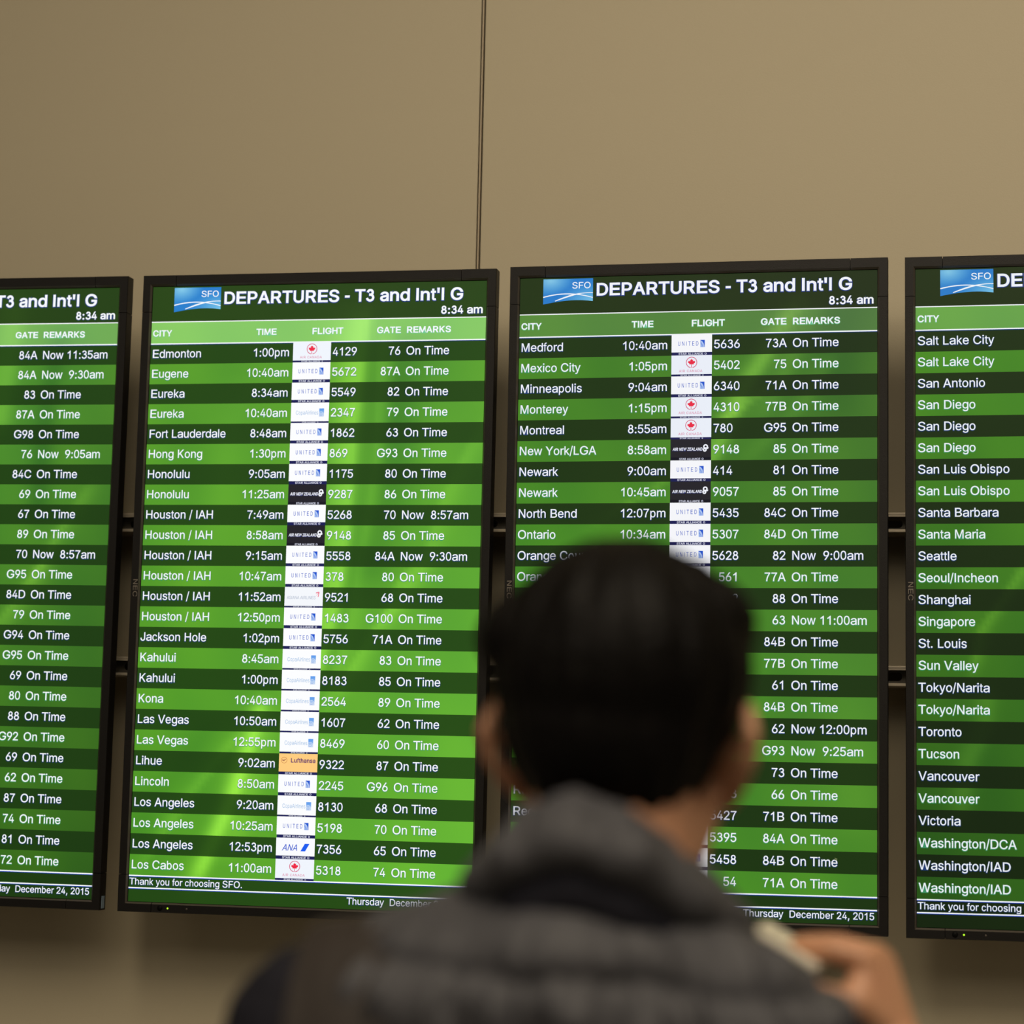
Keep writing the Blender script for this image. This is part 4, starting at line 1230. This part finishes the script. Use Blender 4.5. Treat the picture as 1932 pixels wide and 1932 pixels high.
# thick stand-up collar: a puffed roll, highest behind the left of the neck, dropping to the right
def collar():
    path = [(1.152, -1.985, 1.372), (1.095, -1.975, 1.378), (1.048, -2.000, 1.386), (1.034, -2.060, 1.394), (1.043, -2.114, 1.408),
            (1.072, -2.150, 1.430), (1.106, -2.160, 1.441), (1.138, -2.148, 1.429), (1.167, -2.116, 1.406), (1.190, -2.070, 1.386), (1.187, -2.020, 1.376), (1.152, -1.985, 1.372)]
    parts = []
    for i in range(len(path) - 1):
        a, b = Vector(path[i]), Vector(path[i + 1])
        ctr = Vector((1.108, -2.075, 0))
        pts = []
        for q in (a, b):
            out = Vector((q.x - ctr.x, q.y - ctr.y, 0)).normalized()
            pts.append((q + Vector((0, 0, 0.015)) - out * 0.012, 0.012))
            pts.append((q + Vector((0, 0, -0.006)) + out * 0.004, 0.0165))
        parts.append(hull(pts))

    def disp(co, n):
        a = math.atan2(co.y + 2.075, co.x - 1.108)
        return 0.0035 * noise.noise(Vector((a * 5, co.z * 30, 1.0))) + 0.002 * noise.noise(Vector((a * 14, co.z * 40, 4.0)))
    o = blob('vest_collar', parts, 0.0036, 6, M_VEST, person, disp)
    band = []
    for i in range(len(path) - 1):
        pts = []
        for q in (Vector(path[i]), Vector(path[i + 1])):
            out = Vector((q.x - 1.108, q.y + 2.075, 0)).normalized()
            pts.append((q - out * 0.006 + Vector((0, 0, -0.010)), 0.011))
            pts.append((q + out * 0.000 + Vector((0, 0, -0.040)), 0.011))
        band.append(hull(pts))
    n = blob('collar_crease_fill', band, 0.004, 4, M_NAVY, person)  # added dark ring standing in for the shadowed crease below the collar
    n['label'] = 'dark navy ring added under the vest collar as its shaded crease'
    return o


collar()


def cloth(co, n):
    return 0.0028 * noise.noise(co * 26) + 0.0016 * noise.noise(Vector((co.x * 30, co.y * 30, co.z * 80)))


for pts in ([((0.920, -2.088, 1.302), 0.058), ((0.843, -2.06, 1.068), 0.049), ((0.846, -1.97, 0.875), 0.037)],
            [((1.238, -2.08, 1.288), 0.054), ((1.337, -1.987, 1.112), 0.050), ((1.304, -1.850, 1.240), 0.0385), ((1.300, -1.838, 1.252), 0.0385)]):
    blob('sleeve', chain(pts), 0.004, 5, M_NAVY, person, cloth)

trou = blob('trousers', [hull([((1.05, -2.08, 0.92), 0.095), ((1.15, -2.08, 0.92), 0.095), ((1.045, -2.085, 0.84), 0.10), ((1.165, -2.085, 0.84), 0.10)])]
            + chain([((1.035, -2.08, 0.82), 0.092), ((1.02, -2.07, 0.48), 0.064), ((1.01, -2.09, 0.075), 0.055)])
            + chain([((1.175, -2.08, 0.82), 0.092), ((1.195, -2.07, 0.48), 0.064), ((1.205, -2.09, 0.075), 0.055)]),
            0.007, 6, M_TROU, person, cloth)
for x in (1.005, 1.21):
    bl = blob('shoe', [hull([((x, -2.115, 0.042), 0.040), ((x, -2.08, 0.07), 0.042), ((x, -1.93, 0.034), 0.036), ((x, -1.895, 0.028), 0.027)]),
                       ], 0.005, 4, M_SHOE, person)
    for v in bl.data.vertices:
        v.co.z = max(v.co.z, 0.001)

# ------------------------------------------------------------------ shoulder bag on the left shoulder
bag = empty('shoulder_bag', (0.95, -2.24, 0.62))
tag(bag, 'dark brown shoulder bag with a wide strap over the left shoulder of the grey vest', 'bag')
bm = bmesh.new()
bm.from_mesh(vest.data)
tree = BVHTree.FromBMesh(bm)
bm.free()
NA, NW = 46, 9
grid = []
X0, X1 = 0.922, 0.990
for j in range(NA):
    row = []
    t = j / (NA - 1)
    for i in range(NW):
        w = i / (NW - 1)
        x = X0 + (X1 - X0) * w
        if t < 0.42:                      # down the back
            z = 1.02 + (1.28 - 1.02) * t / 0.42
            o_, d_ = Vector((x, -2.6, z)), Vector((0, 1, 0))
        elif t < 0.78:                    # over the shoulder
            a = math.radians(180 - 180 * (t - 0.42) / 0.36)
            d_ = -Vector((0, math.cos(a), math.sin(a)))
            o_ = Vector((x, -2.09, 1.28)) - d_ * 0.5
        else:
            z = 1.28 - (1.28 - 1.10) * (t - 0.78) / 0.22
            o_, d_ = Vector((x, -1.6, z)), Vector((0, -1, 0))
        hit = tree.ray_cast(o_, d_)
        q = hit[0] if hit[0] else Vector((x, -2.09, 1.28)) - d_ * 0.07
        row.append(q - d_ * 0.004)
    grid.append(row)
for _ in range(3):                         # relax so the strap bridges the quilting
    g2 = [[c.copy() for c in r] for r in grid]
    for j in range(1, NA - 1):
        for i in range(NW):
            g2[j][i] = (grid[j - 1][i] + grid[j + 1][i]) * 0.25 + grid[j][i] * 0.5
    grid = g2
for j in range(NA):                        # level across the width (a stiff strap)
    m_ = sum((c for c in grid[j]), Vector()) / NW
    for i in range(NW):
        c = grid[j][i]
        t = j / (NA - 1)
        grid[j][i] = Vector((c.x, c.y * 0.4 + m_.y * 0.6, c.z * 0.4 + m_.z * 0.6))
vv, ff = [], []
for r in grid:
    for c in r:
        vv.append(tuple(c))
for j in range(NA - 1):
    for i in range(NW - 1):
        a = j * NW + i
        ff.append((a, a + 1, a + NW + 1, a + NW))
me = bpy.data.meshes.new('strap')
me.from_pydata(vv, [], ff)
o = bpy.data.objects.new('strap', me)
COL.objects.link(o)
sm = o.modifiers.new('s', 'SOLIDIFY')
sm.thickness = 0.008
sm.offset = 0
bv = o.modifiers.new('b', 'BEVEL')
bv.width = 0.002
bv.segments = 2
sb = o.modifiers.new('u', 'SUBSURF')
sb.levels = 1
sb.render_levels = 1
dg = bpy.context.evaluated_depsgraph_get()
dg.update()
new = bpy.data.meshes.new_from_object(o.evaluated_get(dg))
o.modifiers.clear()
o.data = new
new.materials.append(M_STRAP)
for p in new.polygons:
    p.use_smooth = True
world_child(o, bag)
# body of the bag hangs behind the hip
bb = blob('bag_body', [hull([((0.88, -2.235, 0.68), 0.035), ((1.04, -2.235, 0.68), 0.035), ((0.88, -2.235, 0.98), 0.030), ((1.04, -2.235, 0.98), 0.030)])],
          0.006, 4, M_STRAP, bag)
fl = blob('flap', [hull([((0.885, -2.272, 0.80), 0.006), ((1.035, -2.272, 0.80), 0.006), ((0.885, -2.266, 0.99), 0.010), ((1.035, -2.266, 0.99), 0.010)])],
          0.004, 2, M_STRAP, bag)
st = blob('strap_anchor', [hull([((0.93, -2.205, 1.05), 0.008), ((0.982, -2.205, 1.05), 0.008), ((0.92, -2.22, 0.97), 0.010), ((0.99, -2.22, 0.97), 0.010)])],
          0.004, 2, M_STRAP, bag)

# ------------------------------------------------------------------ phone in the raised hand
B0, dirw = Vector((1.2345, 0, 1.3325)), Vector((-0.0505, 0, 0.0272)).normalized()
W_, T_, L0, L1 = 0.058, 0.0085, -1.842, -1.705
ctr = B0 + dirw * W_ / 2
ctr.y = (L0 + L1) / 2
phone = empty('phone', ctr)
tag(phone, 'cream-edged phone held in the raised right hand beyond the shoulder', 'phone')
phone.rotation_euler = (math.radians(-2.0), 0, 0)
ang = math.atan2(-dirw.z, -dirw.x)
for nm, sx, sy, t0, t1, mt, bev in (('phone_shell', W_, L1 - L0, -T_ / 2, T_ / 2, M_PHONE, 0.0030), ('phone_screen', W_ - 0.008, L1 - L0 - 0.022, -T_ / 2 - 0.0004, -T_ / 2, M_GLASS, 0.0)):
    me = box_mesh(nm, -sx / 2, sx / 2, -sy / 2, sy / 2, t0, t1, bev)
    o = bpy.data.objects.new(nm, me)
    COL.objects.link(o)
    me.materials.append(mt)
    o.parent = phone
    o.rotation_euler = (0, -ang, 0)
